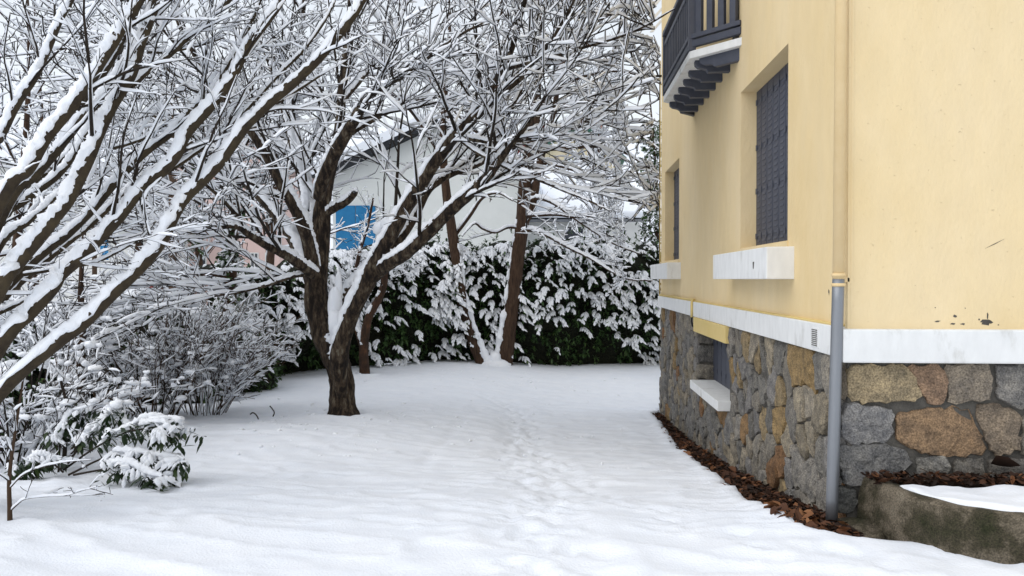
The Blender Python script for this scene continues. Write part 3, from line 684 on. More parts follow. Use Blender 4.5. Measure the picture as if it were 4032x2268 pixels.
rt = np.random.default_rng(21)
def limb_obj(tree, row, name, bark, kk=14, sn=(.025, .45), ridge=.0, snow=True, thr=-.5, steep=(.12, .45), n2_=None, even=.75):
    P = row[None, :, :3]; R = row[None, :, 3]
    v, q = tubes(P, R, kk)
    if ridge:
        c = P[:, :, None]; rad = v - c; dn = n3(v * np.array([14, 14, 4.]), 3) + .6 * n3(v * np.array([34, 34, 9.]), 8); v = c + rad * (1 + ridge * dn[..., None])
    o = mesh(name, v, q, None, bark, tree)
    if snow:
        n = int(2.2 * row.shape[0]) if n2_ is None else n2_; rw = spline(row, n)
        sv, sq = snow_on(rw[None, :, :3], rw[None, :, 3], rt, sn[0], sn[1], 10 if row[:, 3].max() > .025 else 7, thr, .09, steep, even=even)
        p0 = sv.copy(); amp = np.minimum(.03, .4 * rw[:, 3].max())
        sv = sv + amp * np.stack([n3(p0 * 22, 4), n3(p0 * 22 + 40, 5), n3(p0 * 22 + 80, 6)], -1) + .6 * amp * np.stack([n3(p0 * 55, 14), n3(p0 * 55 + 40, 15), n3(p0 * 55 + 80, 16)], -1)
        so_ = mesh('snow', sv, sq, None, M['tree_snow'], o)
        if even < .5: tag(so_, kind='stuff')
    return o
def crown(tree, levels, twig, name='crown', sn=(.018, .5), kt=4, ks=5, cover=1., thr=-.3, sub=1, steep=(.12, .5)):
    T_ = Tubes(); S_ = Tubes()
    for P, R in levels:
        if len(P) == 0: continue
        n = P.shape[1]; k = 5 if R.max() > .02 else (kt if n > 7 else 3)
        v, q = tubes(P, R, k); T_.add(v, q)
        n = P.shape[1]
        # finer rings for the snow
        m = (n - 1) * (2 if n > 8 else 1) + 1; f = np.linspace(0, n - 1.0001, m); i = f.astype(int); fr = (f - i)
        P2 = P[:, i] * (1 - fr)[None, :, None] + P[:, i + 1] * fr[None, :, None]; R2_ = R[:, i] * (1 - fr)[None] + R[:, i + 1] * fr[None]
        v, q = snow_on(P2, R2_, rt, sn[0], sn[1], ks if n > 7 else 4, thr, .06, steep, cover); S_.add(v, q)
    o = tag(T_.build(name, twig, tree), kind='stuff'); tag(S_.build('snow', M['tree_snow'], o), kind='stuff'); return o
def keep_off_house(*arrs):
    """twigs that would grow into the house bend back in front of its wall"""
    for A in arrs:
        lim = np.minimum(1.6, .122 * A[..., 1]) + .05 * np.sin(A[..., 2] * 5)
        A[..., 0] = np.where(A[..., 0] > lim, lim - .3 * (A[..., 0] - lim), A[..., 0])
def stack(rows, n):
    A = np.stack([spline(r, n) for r in rows]); return A[..., :3], A[..., 3]
def lens(P): return np.linalg.norm(np.diff(P, axis=1), axis=-1).sum(1)

# ------------------------------------------------------------------ many-stemmed tree, near left
mt = thing('many_stemmed_tree', 'smooth barked tree with many long slanting snowy stems rising from the lower left', 'tree', (*at(-480, 1134, 5.2)[:2], gz(*at(-480, 1134, 5.2)[:2])))
BASE = (-480, 2080)
def stem(pts, w0, w1, d0_, d1_, n=64, root=True, bx=0):
    """pts in photo pixels; widths and depths run linearly from the first to the last point"""
    k = len(pts); r = [(x, y, d0_ + (d1_ - d0_) * i / (k - 1), .88 * (w0 + (w1 - w0) * i / (k - 1))) for i, (x, y) in enumerate(pts)]
    if root:
        x, y = pts[0]
        r = [(BASE[0] + bx, BASE[1], 5.2, w0 * 1.35), ((BASE[0] + bx) * .5 + x * .5 - 40, BASE[1] * .5 + y * .5 + 60, (d0_ + 5.2) / 2, w0 * 1.15)] + r
    return trace(r, n)
FG = [
    stem([(0, 1548), (221, 1352), (331, 1269), (442, 1158), (552, 1053), (635, 948), (690, 838), (734, 772), (856, 651), (966, 497), (1049, 414), (1160, 320), (1270, 210), (1380, 72), (1440, -30), (1540, -200)], 60, 40, 4.9, 6.3, bx=60),
    stem([(16, 1340), (110, 1241), (204, 1136), (237, 1081), (309, 1020), (386, 943), (469, 855), (530, 772), (602, 705), (690, 618), (734, 525), (828, 420), (911, 309), (966, 193), (1049, 83), (1104, 0), (1190, -160)], 62, 38, 4.9, 6.0, bx=30),
    stem([(0, 1135), (55, 1053), (138, 954), (221, 849), (276, 772), (342, 635), (387, 525), (442, 414), (514, 293), (552, 166), (585, 83), (607, 0), (640, -160)], 64, 44, 4.8, 5.6),
    stem([(-20, 1205), (55, 1100), (182, 985), (265, 922), (353, 835), (420, 755), (497, 670), (580, 592), (663, 530), (718, 474), (784, 400), (828, 325), (838, 287)], 44, 32, 5.1, 6.1, bx=-20),
    stem([(0, 800), (110, 665), (182, 540), (265, 440), (342, 338), (387, 255), (442, 170), (497, 76), (547, 0), (640, -170)], 56, 46, 4.7, 5.4, bx=-40),
    stem([(17, 830), (138, 690), (221, 595), (331, 455), (420, 365), (497, 250), (541, 160), (590, 28), (625, -150)], 44, 36, 5.2, 5.9, bx=-10),
    stem([(-40, 620), (0, 541), (72, 398), (138, 298), (182, 204), (237, 72), (276, 0), (350, -170)], 40, 30, 5.0, 5.6, bx=-60),
    stem([(-60, 960), (0, 885), (80, 760), (150, 700), (230, 640), (330, 520)], 40, 22, 5.4, 6.2, bx=-30),
    stem([(-80, 1330), (0, 1190), (120, 1075), (260, 960), (360, 880), (480, 770), (560, 690), (640, 640), (760, 560)], 40, 16, 5.5, 6.6, bx=40),
    stem([(-20, 1000), (110, 872), (200, 790), (290, 700), (345, 620)], 34, 18, 5.3, 5.9, bx=20),
    stem([(-60, 930), (83, 800), (221, 695), (293, 602), (359, 480), (405, 353), (470, 200), (540, 30), (570, -120)], 34, 24, 5.6, 6.4, bx=-50),
    stem([(640, 690), (760, 610), (880, 520), (1000, 400), (1100, 290), (1200, 190), (1290, 60), (1340, -60)], 20, 14, 5.8, 6.6, 44, False),
    stem([(300, 430), (400, 300), (470, 180), (520, 60), (545, -60)], 30, 26, 5.2, 5.5, 40, False),
    stem([(735, 545), (800, 430), (850, 330), (930, 200), (1000, 60), (1040, -60)], 26, 20, 5.8, 6.3, 44, False),
    stem([(94, 1080), (276, 1050), (386, 1028), (486, 978), (558, 934), (613, 871)], 20, 9, 5.1, 5.6, 40, False),
    stem([(514, 340), (580, 280), (663, 218), (729, 158), (817, 77), (895, 5), (980, -90)], 28, 24, 5.5, 6.0, 40, False),
    stem([(580, 205), (663, 204), (773, 182), (883, 149)], 16, 8, 5.6, 5.9, 30, False),
    stem([(552, 150), (600, 60), (620, -20), (660, -150)], 36, 30, 5.5, 5.4, 24, False),
    stem([(204, 1140), (0, 1230), (-150, 1300)], 18, 26, 5.0, 5.0, 20, False),
    stem([(420, 590), (552, 550), (650, 492), (760, 430)], 18, 9, 5.6, 6.0, 24, False),
    stem([(690, 618), (790, 560), (900, 520), (1010, 500)], 16, 8, 5.8, 6.2, 24, False),
    stem([(920, 560), (1010, 470), (1100, 400), (1210, 330), (1300, 270)], 20, 12, 6.0, 6.4, 24, False),
]
for r in FG: limb_obj(mt, r, 'stem' if r[:, 3].max() > .03 else 'branch', M['bark_fg'], 14, (.006, .72), .10, thr=-.75, steep=(.1, .4), even=.7)
P1, R1 = stack(FG[:9], 30); P1, R1 = P1[:, 8:], R1[:, 8:]
b1, c1, l1 = spawn(P1, R1, 6, (.1, 1), 30, 1.25, 9, rt, up=.04, wander=.08, rs=.34, rmax=.014, tip=.0045)
P1b, R1b = stack(FG[9:], 14)
b1b, c1b, l1b = spawn(P1b, R1b, 6, (.1, 1), 45, .8, 9, rt, up=.1, wander=.10, rs=.4, rmax=.009, tip=.003)
b1 = np.concatenate([b1, b1b]); c1 = np.concatenate([c1, c1b]); l1 = np.concatenate([l1, l1b])
b2, c2, l2 = spawn(b1, c1, 5, (.15, 1), 38, l1 * .5, 8, rt, up=.05, wander=.09, rs=.7, tip=.003)
b3, c3, l3 = spawn(b2, c2, 2, (.2, 1), 40, l2 * .5, 5, rt, up=.02, wander=.1, rs=.7, tip=.002)
P0, R0 = stack(FG[:9], 60); sp, sr, sl_ = spawn(P0[:, 12:], R0[:, 12:], 26, (0, 1), 60, .16, 4, rt, up=.05, wander=.15, rs=.12, rmax=.003, tip=.0016)
crown(mt, [(b1, c1), (b2, c2)], M['twig'], sn=(.019, .8), ks=5, thr=-.35)
crown(mt, [(b3, c3), (sp, sr)], M['twig'], 'twigs', sn=(.014, .6), thr=-.15, cover=.8)

# ------------------------------------------------------------------ big spreading tree in the middle of the lawn
st = thing('spreading_tree', 'large dark barked tree forking low on the lawn, limbs loaded with snow', 'tree', tuple(TREE1))
D1 = float((TREE1 - EYE) @ np.array([-math.sin(YAW), math.cos(YAW), 0]))
def tr_(pts, n=44, d0_=0., d1_=0.):
    k = len(pts); return trace([(x, y, D1 + d0_ + (d1_ - d0_) * i / (k - 1), w * .98) for i, (x, y, w) in enumerate(pts)], n)
TK = [tr_([(1350, 1710, 210), (1352, 1648, 138), (1350, 1600, 108), (1347, 1520, 98), (1335, 1450, 98), (1305, 1375, 104), (1275, 1310, 96), (1252, 1230, 92), (1243, 1160, 90), (1248, 1080, 86), (1258, 1000, 82), (1264, 910, 74), (1272, 803, 62), (1288, 714, 52), (1318, 600, 44), (1338, 480, 36), (1345, 378, 32), (1357, 233, 26), (1375, 60, 22), (1390, -120, 18)], 90, 0, .5)]
LB = {
 'R1': tr_([(1345, 1560, 40), (1340, 1490, 60), (1336, 1410, 74), (1352, 1325, 70), (1393, 1215, 66), (1442, 1118, 70), (1476, 1035, 66), (1511, 969, 60), (1552, 900, 60), (1600, 815, 58), (1650, 735, 56), (1700, 655, 54), (1753, 582, 50), (1794, 530, 46), (1852, 470, 40), (1899, 415, 38), (1940, 345, 34), (1974, 275, 30), (2015, 192, 24), (2044, 87, 20), (2073, -20, 18), (2110, -160, 14)], 80, -.1, -1.6),
 'R2': tr_([(1440, 1120, 50), (1483, 1075, 56), (1524, 1040, 58), (1594, 998, 56), (1676, 924, 54), (1759, 842, 52), (1828, 780, 50), (1904, 710, 46), (1950, 650, 40), (1990, 600, 28), (2027, 553, 22), (2073, 495, 18), (2115, 430, 15), (2180, 330, 12), (2260, 230, 9)], 70, -.3, -2.6),
 'R2b': tr_([(1794, 536, 14), (1870, 594, 16), (1957, 640, 17), (2044, 681, 17), (2132, 712, 15), (2219, 750, 12), (2306, 785, 9), (2400, 830, 6)], 44, -1.2, -2.6),
 'R3': tr_([(1322, 1260, 50), (1345, 1180, 52), (1400, 1110, 48), (1470, 1040, 46), (1573, 935, 44), (1630, 850, 42), (1680, 750, 40), (1725, 712, 36), (1790, 680, 26), (1880, 650, 20), (1960, 600, 14), (2060, 560, 9)], 60, .25, 1.2),
 'R3b': tr_([(1700, 735, 20), (1760, 690, 24), (1830, 640, 26), (1900, 590, 24), (1960, 520, 22), (2000, 450, 18), (2060, 330, 14), (2100, 200, 11), (2150, 60, 9)], 44, .8, 1.8),
 'R4': tr_([(1974, 285, 18), (2004, 268, 19), (2132, 236, 19), (2277, 192, 15), (2423, 150, 11), (2539, 103, 8), (2656, 35, 5)], 44, -1.3, -3.6),
 'R5': tr_([(1800, 525, 22), (1850, 545, 20), (1960, 560, 18), (2080, 545, 15), (2200, 500, 12), (2330, 480, 8), (2480, 520, 5)], 40, -1.1, -2.0),
 'R6': tr_([(1860, 470, 26), (1960, 380, 24), (2060, 300, 20), (2150, 190, 16), (2230, 60, 12), (2290, -60, 9)], 40, -1.2, -2.8),
 'L1': tr_([(1255, 780, 46), (1270, 715, 52), (1310, 620, 54), (1352, 545, 52), (1395, 470, 46), (1445, 385, 40), (1510, 340, 26), (1600, 290, 20), (1700, 215, 16), (1790, 150, 12), (1900, 90, 8)], 50, -.2, -1.8),
 'L3': tr_([(1235, 1060, 56), (1215, 960, 52), (1190, 880, 50), (1150, 800, 48), (1104, 718, 46), (1049, 607, 42), (980, 500, 38), (905, 405, 34), (820, 300, 28), (760, 200, 22), (700, 80, 18), (660, -60, 14)], 60, -.2, -1.4),
 'L4': tr_([(1242, 1180, 60), (1215, 1080, 54), (1175, 985, 50), (1120, 890, 46), (1050, 800, 42), (985, 735, 36), (910, 660, 28), (840, 590, 22), (740, 520, 18), (640, 470, 13), (520, 430, 9)], 56, .3, 1.6),
 'L5': tr_([(1238, 1080, 44), (1195, 1050, 46), (1131, 1005, 42), (1060, 970, 38), (985, 925, 32), (930, 893, 22), (828, 890, 17), (720, 888, 14), (600, 880, 9)], 50, -.3, -2.0),
 'L5b': tr_([(975, 915, 26), (930, 845, 20), (880, 790, 17), (820, 735, 14), (760, 690, 11), (680, 640, 8)], 36, -1.1, -2.0),
 'L6': tr_([(1240, 1075, 26), (1195, 1080, 22), (1149, 1088, 20), (1049, 1122, 17), (939, 1150, 13), (850, 1165, 9), (760, 1190, 6)], 40, -.2, -1.2),
 'L7': tr_([(1190, 905, 30), (1200, 800, 36), (1185, 700, 34), (1150, 560, 30), (1120, 440, 26), (1080, 300, 22), (1030, 150, 18), (1000, -40, 14)], 50, .2, 1.2),
 'L8': tr_([(1262, 930, 40), (1235, 840, 40), (1210, 740, 36), (1195, 620, 32), (1160, 480, 26), (1150, 330, 22), (1180, 180, 18), (1200, 0, 14)], 50, .5, 2.0),
 'L9': tr_([(960, 490, 24), (860, 420, 24), (773, 350, 22), (690, 290, 18), (610, 240, 14), (500, 180, 10)], 36, -1.0, -.4),
 'ST': tr_([(1290, 835, 34), (1320, 815, 38), (1360, 795, 34), (1395, 762, 26), (1398, 755, 16)], 24, -.1, -.3),
 'L10': tr_([(1345, 400, 24), (1430, 300, 22), (1510, 200, 18), (1570, 90, 14), (1620, -40, 10)], 36, .4, 1.6),
 'L11': tr_([(1330, 560, 24), (1420, 500, 22), (1530, 440, 18), (1620, 400, 14), (1740, 380, 9)], 36, .4, 1.2),
}
limb_obj(st, TK[0], 'trunk', M['bark'], 32, (.02, .25), .26, thr=-.1, steep=(.25, .7), even=0)
for k_, r in LB.items(): limb_obj(st, r, 'limb', M['bark'], 16, (.022, .42), .16, thr=-.7, steep=(.12, .42), even=.45)
def blob(c, rad, seed, n=18):
    """rounded lump of snow"""
    th = np.linspace(0, math.pi, n // 2 + 1); ph = np.arange(n) / n * 2 * math.pi; TH, PH = np.meshgrid(th, ph, indexing='ij')
    u = np.stack([np.sin(TH) * np.cos(PH), np.sin(TH) * np.sin(PH), np.cos(TH)], -1)
    f = 1 + .5 * n3(u * 1.6 + seed, 5) + .3 * n3(u * 5 + seed, 6)
    v = np.asarray(c) + u * np.asarray(rad) * f[..., None]; i = np.arange(v.shape[0] * n).reshape(-1, n); j = np.roll(i, -1, 1)
    return v, np.stack([i[:-1], i[1:], j[1:], j[:-1]], -1).reshape(-1, 4)
SB = Tubes()
for (px, py, w, h, dd) in ((1322, 1285, 30, 62, -.05), (1318, 1205, 24, 78, .0), (1332, 1130, 15, 60, .05), (1545, 880, 50, 30, -.25), (1500, 900, 30, 30, -.2), (1965, 600, 36, 50, -1.3), (1213, 865, 18, 30, -.1), (1240, 985, 14, 30, -.2), (1218, 1060, 14, 22, -.3)):
    d = D1 + dd; v, q = blob(at(px, py, d), (w * d / FPX, w * d / FPX, h * d / FPX), px); mesh('snow_lump', v, q, None, M['tree_snow'], st)
MAINL = [TK[0][45:]] + [LB[k] for k in LB if k not in ('ST',)]
P1, R1 = stack(MAINL, 26)
b1, c1, l1 = spawn(P1[:, 6:], R1[:, 6:], 13, (.0, 1), 40, 2.7, 11, rt, up=.10, wander=.06, rs=.42, rmax=.03, tip=.009, flat=.7)
k_ = (b1[:, 0, 2] > 3.15) | (rt.random(len(b1)) < .32) | (b1[:, 0, 0] < -3.6); b1, c1, l1 = b1[k_], c1[k_], l1[k_]
b2, c2, l2 = spawn(b1, c1, 6, (.12, 1), 38, l1 * .55, 8, rt, up=.05, wander=.075, rs=.7, tip=.007, flat=.6)
b3, c3, l3 = spawn(b2, c2, 4, (.15, 1), 40, l2 * .5, 5, rt, up=.03, wander=.09, rs=.75, tip=.0055)
keep_off_house(b1, b2, b3)
crown(st, [(b1, c1), (b2, c2)], M['twig'], sn=(.040, .8), ks=6, thr=-.45)
crown(st, [(b3, c3)], M['twig'], 'twigs', sn=(.026, .7), thr=-.25)
ky, kr, kl = spawn(b2, c2, 1, (.3, 1), 70, .13, 3, rt, up=-1.5, wander=.2, rs=1., tip=.006, zmin=-1)
kr[:] = np.array([.002, .008, .003]); v, q = tubes(ky[::3], kr[::3], 4); tag(mesh('dry_seeds', v, q, None, M['bark_rust'], st), kind='stuff')

# ------------------------------------------------------------------ small tree behind it
D2 = float((TREE2 - EYE) @ np.array([-math.sin(YAW), math.cos(YAW), 0]))
s2 = thing('small_tree', 'small crooked rusty barked tree just behind the big forked trunk', 'tree', tuple(TREE2))
def trd(pts, D, n=40, d1_=0.): k = len(pts); return trace([(x, y, D + d1_ * i / (k - 1), w) for i, (x, y, w) in enumerate(pts)], n)
t2 = trd([(1435, 1510, 50), (1436, 1470, 42), (1432, 1400, 38), (1436, 1330, 36), (1452, 1250, 32), (1490, 1180, 30), (1512, 1120, 28), (1518, 1060, 24), (1550, 1000, 20), (1600, 960, 15), (1660, 900, 10)], D2, 50)
t2b = trd([(1428, 1360, 30), (1412, 1310, 28), (1398, 1250, 24), (1392, 1180, 22), (1400, 1080, 18), (1420, 980, 15), (1450, 880, 11), (1470, 780, 8)], D2, 40, .5)
limb_obj(s2, t2, 'trunk', M['bark_rust'], 16, (.02, .4), .12, thr=-.3, steep=(.2, .6), even=0); limb_obj(s2, t2b, 'limb', M['bark_rust'], 12, (.02, .5), .1)
P1, R1 = stack([t2[20:], t2b[14:]], 20)
b1, c1, l1 = spawn(P1, R1, 13, (.1, 1), 52, 1.3, 9, rt, up=.12, wander=.1, rs=.4, rmax=.014, tip=.003)
b2, c2, l2 = spawn(b1, c1, 7, (.12, 1), 48, l1 * .5, 6, rt, up=.05, wander=.15, rs=.6, tip=.0025)
b3, c3, l3 = spawn(b2, c2, 3, (.2, 1), 45, l2 * .5, 4, rt, up=.05, wander=.15, rs=.7, tip=.002)
crown(s2, [(b1, c1), (b2, c2), (b3, c3)], M['twig'], sn=(.022, .9), thr=-.4)

# ------------------------------------------------------------------ twin trunk tree before the hedge
D3 = float((TWIN_B - EYE) @ np.array([-math.sin(YAW), math.cos(YAW), 0]))
tw = thing('twin_trunk_tree', 'tree with two brown furrowed trunks spreading in a V before the hedge', 'tree', tuple(TWIN_B))
ta = trd([(1915, 1480, 62), (1897, 1425, 52), (1870, 1350, 50), (1845, 1280, 48), (1822, 1183, 46), (1802, 1060, 42), (1783, 930, 40), (1765, 820, 36), (1752, 700, 32), (1745, 560, 27), (1750, 400, 22), (1765, 250, 17), (1770, 80, 13), (1765, -80, 9)], D3 - .2, 80)
tb = trd([(1975, 1480, 78), (1984, 1428, 68), (2002, 1300, 60), (2020, 1160, 56), (2036, 1020, 54), (2056, 880, 54), (2066, 760, 54), (2078, 650, 50), (2098, 530, 44), (2110, 420, 38), (2115, 300, 32), (2128, 160, 24), (2140, 0, 18), (2150, -150, 12)], D3, 90)
tc = trd([(2052, 900, 26), (2085, 840, 30), (2106, 760, 30), (2122, 660, 28), (2150, 540, 25), (2185, 420, 22), (2200, 280, 18), (2230, 120, 13), (2250, -40, 9)], D3, 50, -.5)
for r in (ta, tb): limb_obj(tw, r, 'trunk', M['bark_red'], 22, (.0, .3), .22, thr=-.1, steep=(.12, .5), even=0)
limb_obj(tw, tc, 'limb', M['bark_red'], 14, (.02, .3), .16)
TWL = [trd(p, D3, 36, dd) for p, dd in (
 ([(2040, 920, 18), (2085, 905, 17), (2150, 925, 15), (2230, 970, 13), (2330, 1020, 11), (2410, 1070, 9), (2480, 1100, 7), (2570, 1105, 5)], -2.5),
 ([(2070, 800, 18), (2120, 780, 17), (2180, 800, 15), (2250, 850, 13), (2330, 905, 11), (2420, 960, 9), (2520, 1000, 6)], -2.0),
 ([(2075, 850, 14), (2110, 848, 13), (2190, 845, 12), (2270, 855, 10), (2350, 850, 7)], -1.5),
 ([(2085, 620, 20), (2150, 590, 18), (2260, 580, 17), (2380, 575, 15), (2460, 600, 12), (2540, 650, 9), (2620, 700, 6)], -2.5),
 ([(2095, 560, 18), (2180, 500, 16), (2290, 470, 14), (2400, 480, 12), (2500, 520, 9), (2600, 590, 6)], -3.0),
 ([(2110, 440, 18), (2200, 350, 16), (2300, 300, 14), (2420, 280, 11), (2530, 300, 8), (2620, 340, 5)], -2.0),
 ([(2115, 330, 18), (2180, 220, 15), (2280, 130, 13), (2400, 60, 10), (2520, 20, 7)], -2.5),
 ([(2050, 900, 12), (2000, 895, 12), (1950, 915, 11), (1900, 900, 10), (1870, 880, 9), (1840, 905, 8), (1820, 930, 6)], -1.0),
 ([(1790, 930, 14), (1850, 850, 14), (1900, 780, 12), (1960, 760, 10), (2020, 790, 7)], -1.2),
 ([(1750, 640, 16), (1690, 540, 15), (1620, 440, 13), (1540, 360, 10), (1450, 300, 7)], -1.),
 ([(1750, 480, 14), (1830, 360, 13), (1900, 260, 11), (1950, 120, 9), (1990, 0, 7)], -1.5),
 ([(2060, 720, 14), (2000, 640, 14), (1930, 560, 12), (1850, 500, 10), (1780, 430, 7)], -1.5),
 ([(2130, 640, 14), (2230, 660, 13), (2330, 700, 11), (2430, 760, 9), (2540, 820, 6)], -2.),
 ([(2190, 420, 16), (2280, 400, 14), (2380, 400, 12), (2480, 430, 9), (2590, 480, 6)], -2.),
 ([(2150, 540, 14), (2260, 540, 13), (2360, 640, 11), (2460, 720, 9), (2590, 800, 6)], -3.))]
for r in TWL: limb_obj(tw, r, 'limb', M['bark_red'], 8, (.03, .7), .08, thr=-.8)
P1, R1 = stack(TWL + [tc[14:], ta[44:], tb[54:]], 24)
b1, c1, l1 = spawn(P1, R1, 14, (.05, 1), 34, 2.6, 10, rt, up=.10, droop=-.014, wander=.06, rs=.5, rmax=.022, tip=.007, flat=.5)
k_ = (b1[:, 0, 0] > .15) | (b1[:, 0, 2] > 5.2) | (rt.random(len(b1)) < .2); b1, c1, l1 = b1[k_], c1[k_], l1[k_]
b2, c2, l2 = spawn(b1, c1, 6, (.1, 1), 34, l1 * .55, 7, rt, up=.04, wander=.08, rs=.65, tip=.0055, flat=.5)
b3, c3, l3 = spawn(b2, c2, 2, (.15, 1), 36, l2 * .55, 5, rt, up=.02, wander=.10, rs=.8, tip=.005)
keep_off_house(b1, b2, b3)
crown(tw, [(b1, c1), (b2, c2), (b3, c3)], M['twig'], sn=(.034, .8), thr=-.35)
for tt, sgn in ((ta, 1), (tb, -1)):                    # snow plastered on the inner sides of the V
    u = tt[5:36]; k = np.linspace(0, 1, len(u)); wr = (.10 * (1 - k) ** 1.5 + .035) * (.75 + .5 * rt.random(len(u))) * np.where(k > .3, (rt.random(len(u)) > .3 * k), 1)
    c_ = np.c_[u[:, 0] + sgn * u[:, 3] * .9, u[:, 1] - u[:, 3] * .45, u[:, 2], np.maximum(wr, .004)]; c_ = spline(c_, 120)
    v, q = tubes(c_[None, :, :3], c_[None, :, 3], 12); v = v + .05 * np.stack([n3(v * 14, 1), n3(v * 14 + 30, 2), n3(v * 14 + 60, 3)], -1)
    tag(mesh('plastered_snow', v, q, None, M['tree_snow'], tw), kind='stuff')
pf = (TWIN_A * .45 + TWIN_B * .55); v, q = blob((pf[0], pf[1] - .12, pf[2] - .02), (.40, .30, .20), 8, 24); mesh('snow_fillet', v, q, None, M['tree_snow'], tw)
v, q = blob((pf[0], pf[1] - .10, pf[2] + .16), (.17, .2, .22), 18, 20); mesh('snow_fillet', v, q, None, M['tree_snow'], tw)

# ------------------------------------------------------------------ leafy shoots with snow on the leaves
rh = np.random.default_rng(33)
def shoots(P, D, nl, L, wd, droop, snowp, rr, th=.03, whorl=.9):
    """P,D (N,3): shoot tips and directions; nl leaves each; snowp (N,) share of leaves carrying snow -> leaf and snow meshes"""
    N = len(P); idx = np.repeat(np.arange(N), nl); C = len(idx); d = nrm(D)[idx]
    v = rr.normal(size=(C, 3)); v -= d * (v * d).sum(1, keepdims=True); v = nrm(v)
    t = nrm(d * rr.uniform(.2, .9, (C, 1)) + v * whorl); back = rr.uniform(0, .16, (C, 1))
    o = P[idx] - d * back
    LL = L * rr.uniform(.65, 1.25, C); W_ = wd * rr.uniform(.8, 1.2, C)
    sn = rr.random(C) < snowp[idx]
    t[:, 2] -= droop * (1 + .6 * sn); t = nrm(t)
    up = np.array([0, 0, 1.]); s = nrm(np.cross(t, up) + 1e-4); nn = np.cross(s, t)
    g = -.14 * LL[:, None] * up                                 # the tip hangs
    rows = ((0, 0, 0), (.3, .8, .25), (.65, .9, .65), (1, 0, 1.1))
    a0 = o; m1 = o + t * (.3 * LL)[:, None] + g * .25; m2 = o + t * (.68 * LL)[:, None] + g * .65; e = o + t * LL[:, None] + g * 1.1
    w1 = s * (.42 * W_)[:, None]; w2 = s * (.46 * W_)[:, None]; f1 = nn * (.10 * W_)[:, None]
    V = np.stack([a0, m1 - w1 + f1, m1, m1 + w1 + f1, m2 - w2 + f1, m2, m2 + w2 + f1, e], 1)
    b0 = (np.arange(C) * 8)[:, None]
    Q = np.concatenate([b0 + np.array([k]) for k in ((1, 4, 5, 2), (2, 5, 6, 3))]); T = np.concatenate([b0 + np.array([k]) for k in ((0, 1, 2), (0, 2, 3), (4, 7, 5), (5, 7, 6))])
    k = sn; h = (th * rr.uniform(.6, 1.3, C))[:, None]; u = nrm(nn * .6 + up); c = 1.12
    Vs = np.stack([a0 - t * .01, m1 - w1 * c, m1 + w1 * c, m2 - w2 * c, m2 + w2 * c, e + t * .008, m1 - w1 * .6 + u * h, m1 + w1 * .6 + u * h, m2 - w2 * .6 + u * h * .95, m2 + w2 * .6 + u * h * .95, e - t * .02 + u * h * .5, a0 + t * .01 + u * h * .6], 1)[k]
    c0 = (np.arange(len(Vs)) * 12)[:, None]
    Qs = np.concatenate([c0 + np.array([f]) for f in ((6, 7, 9, 8), (1, 6, 8, 3), (2, 4, 9, 7), (3, 8, 10, 5), (4, 5, 10, 9), (0, 11, 6, 1), (0, 2, 7, 11))])
    Ts = np.concatenate([c0 + np.array([f]) for f in ((8, 9, 10), (11, 7, 6))])
    return (V, Q, T), (Vs, Qs, Ts)
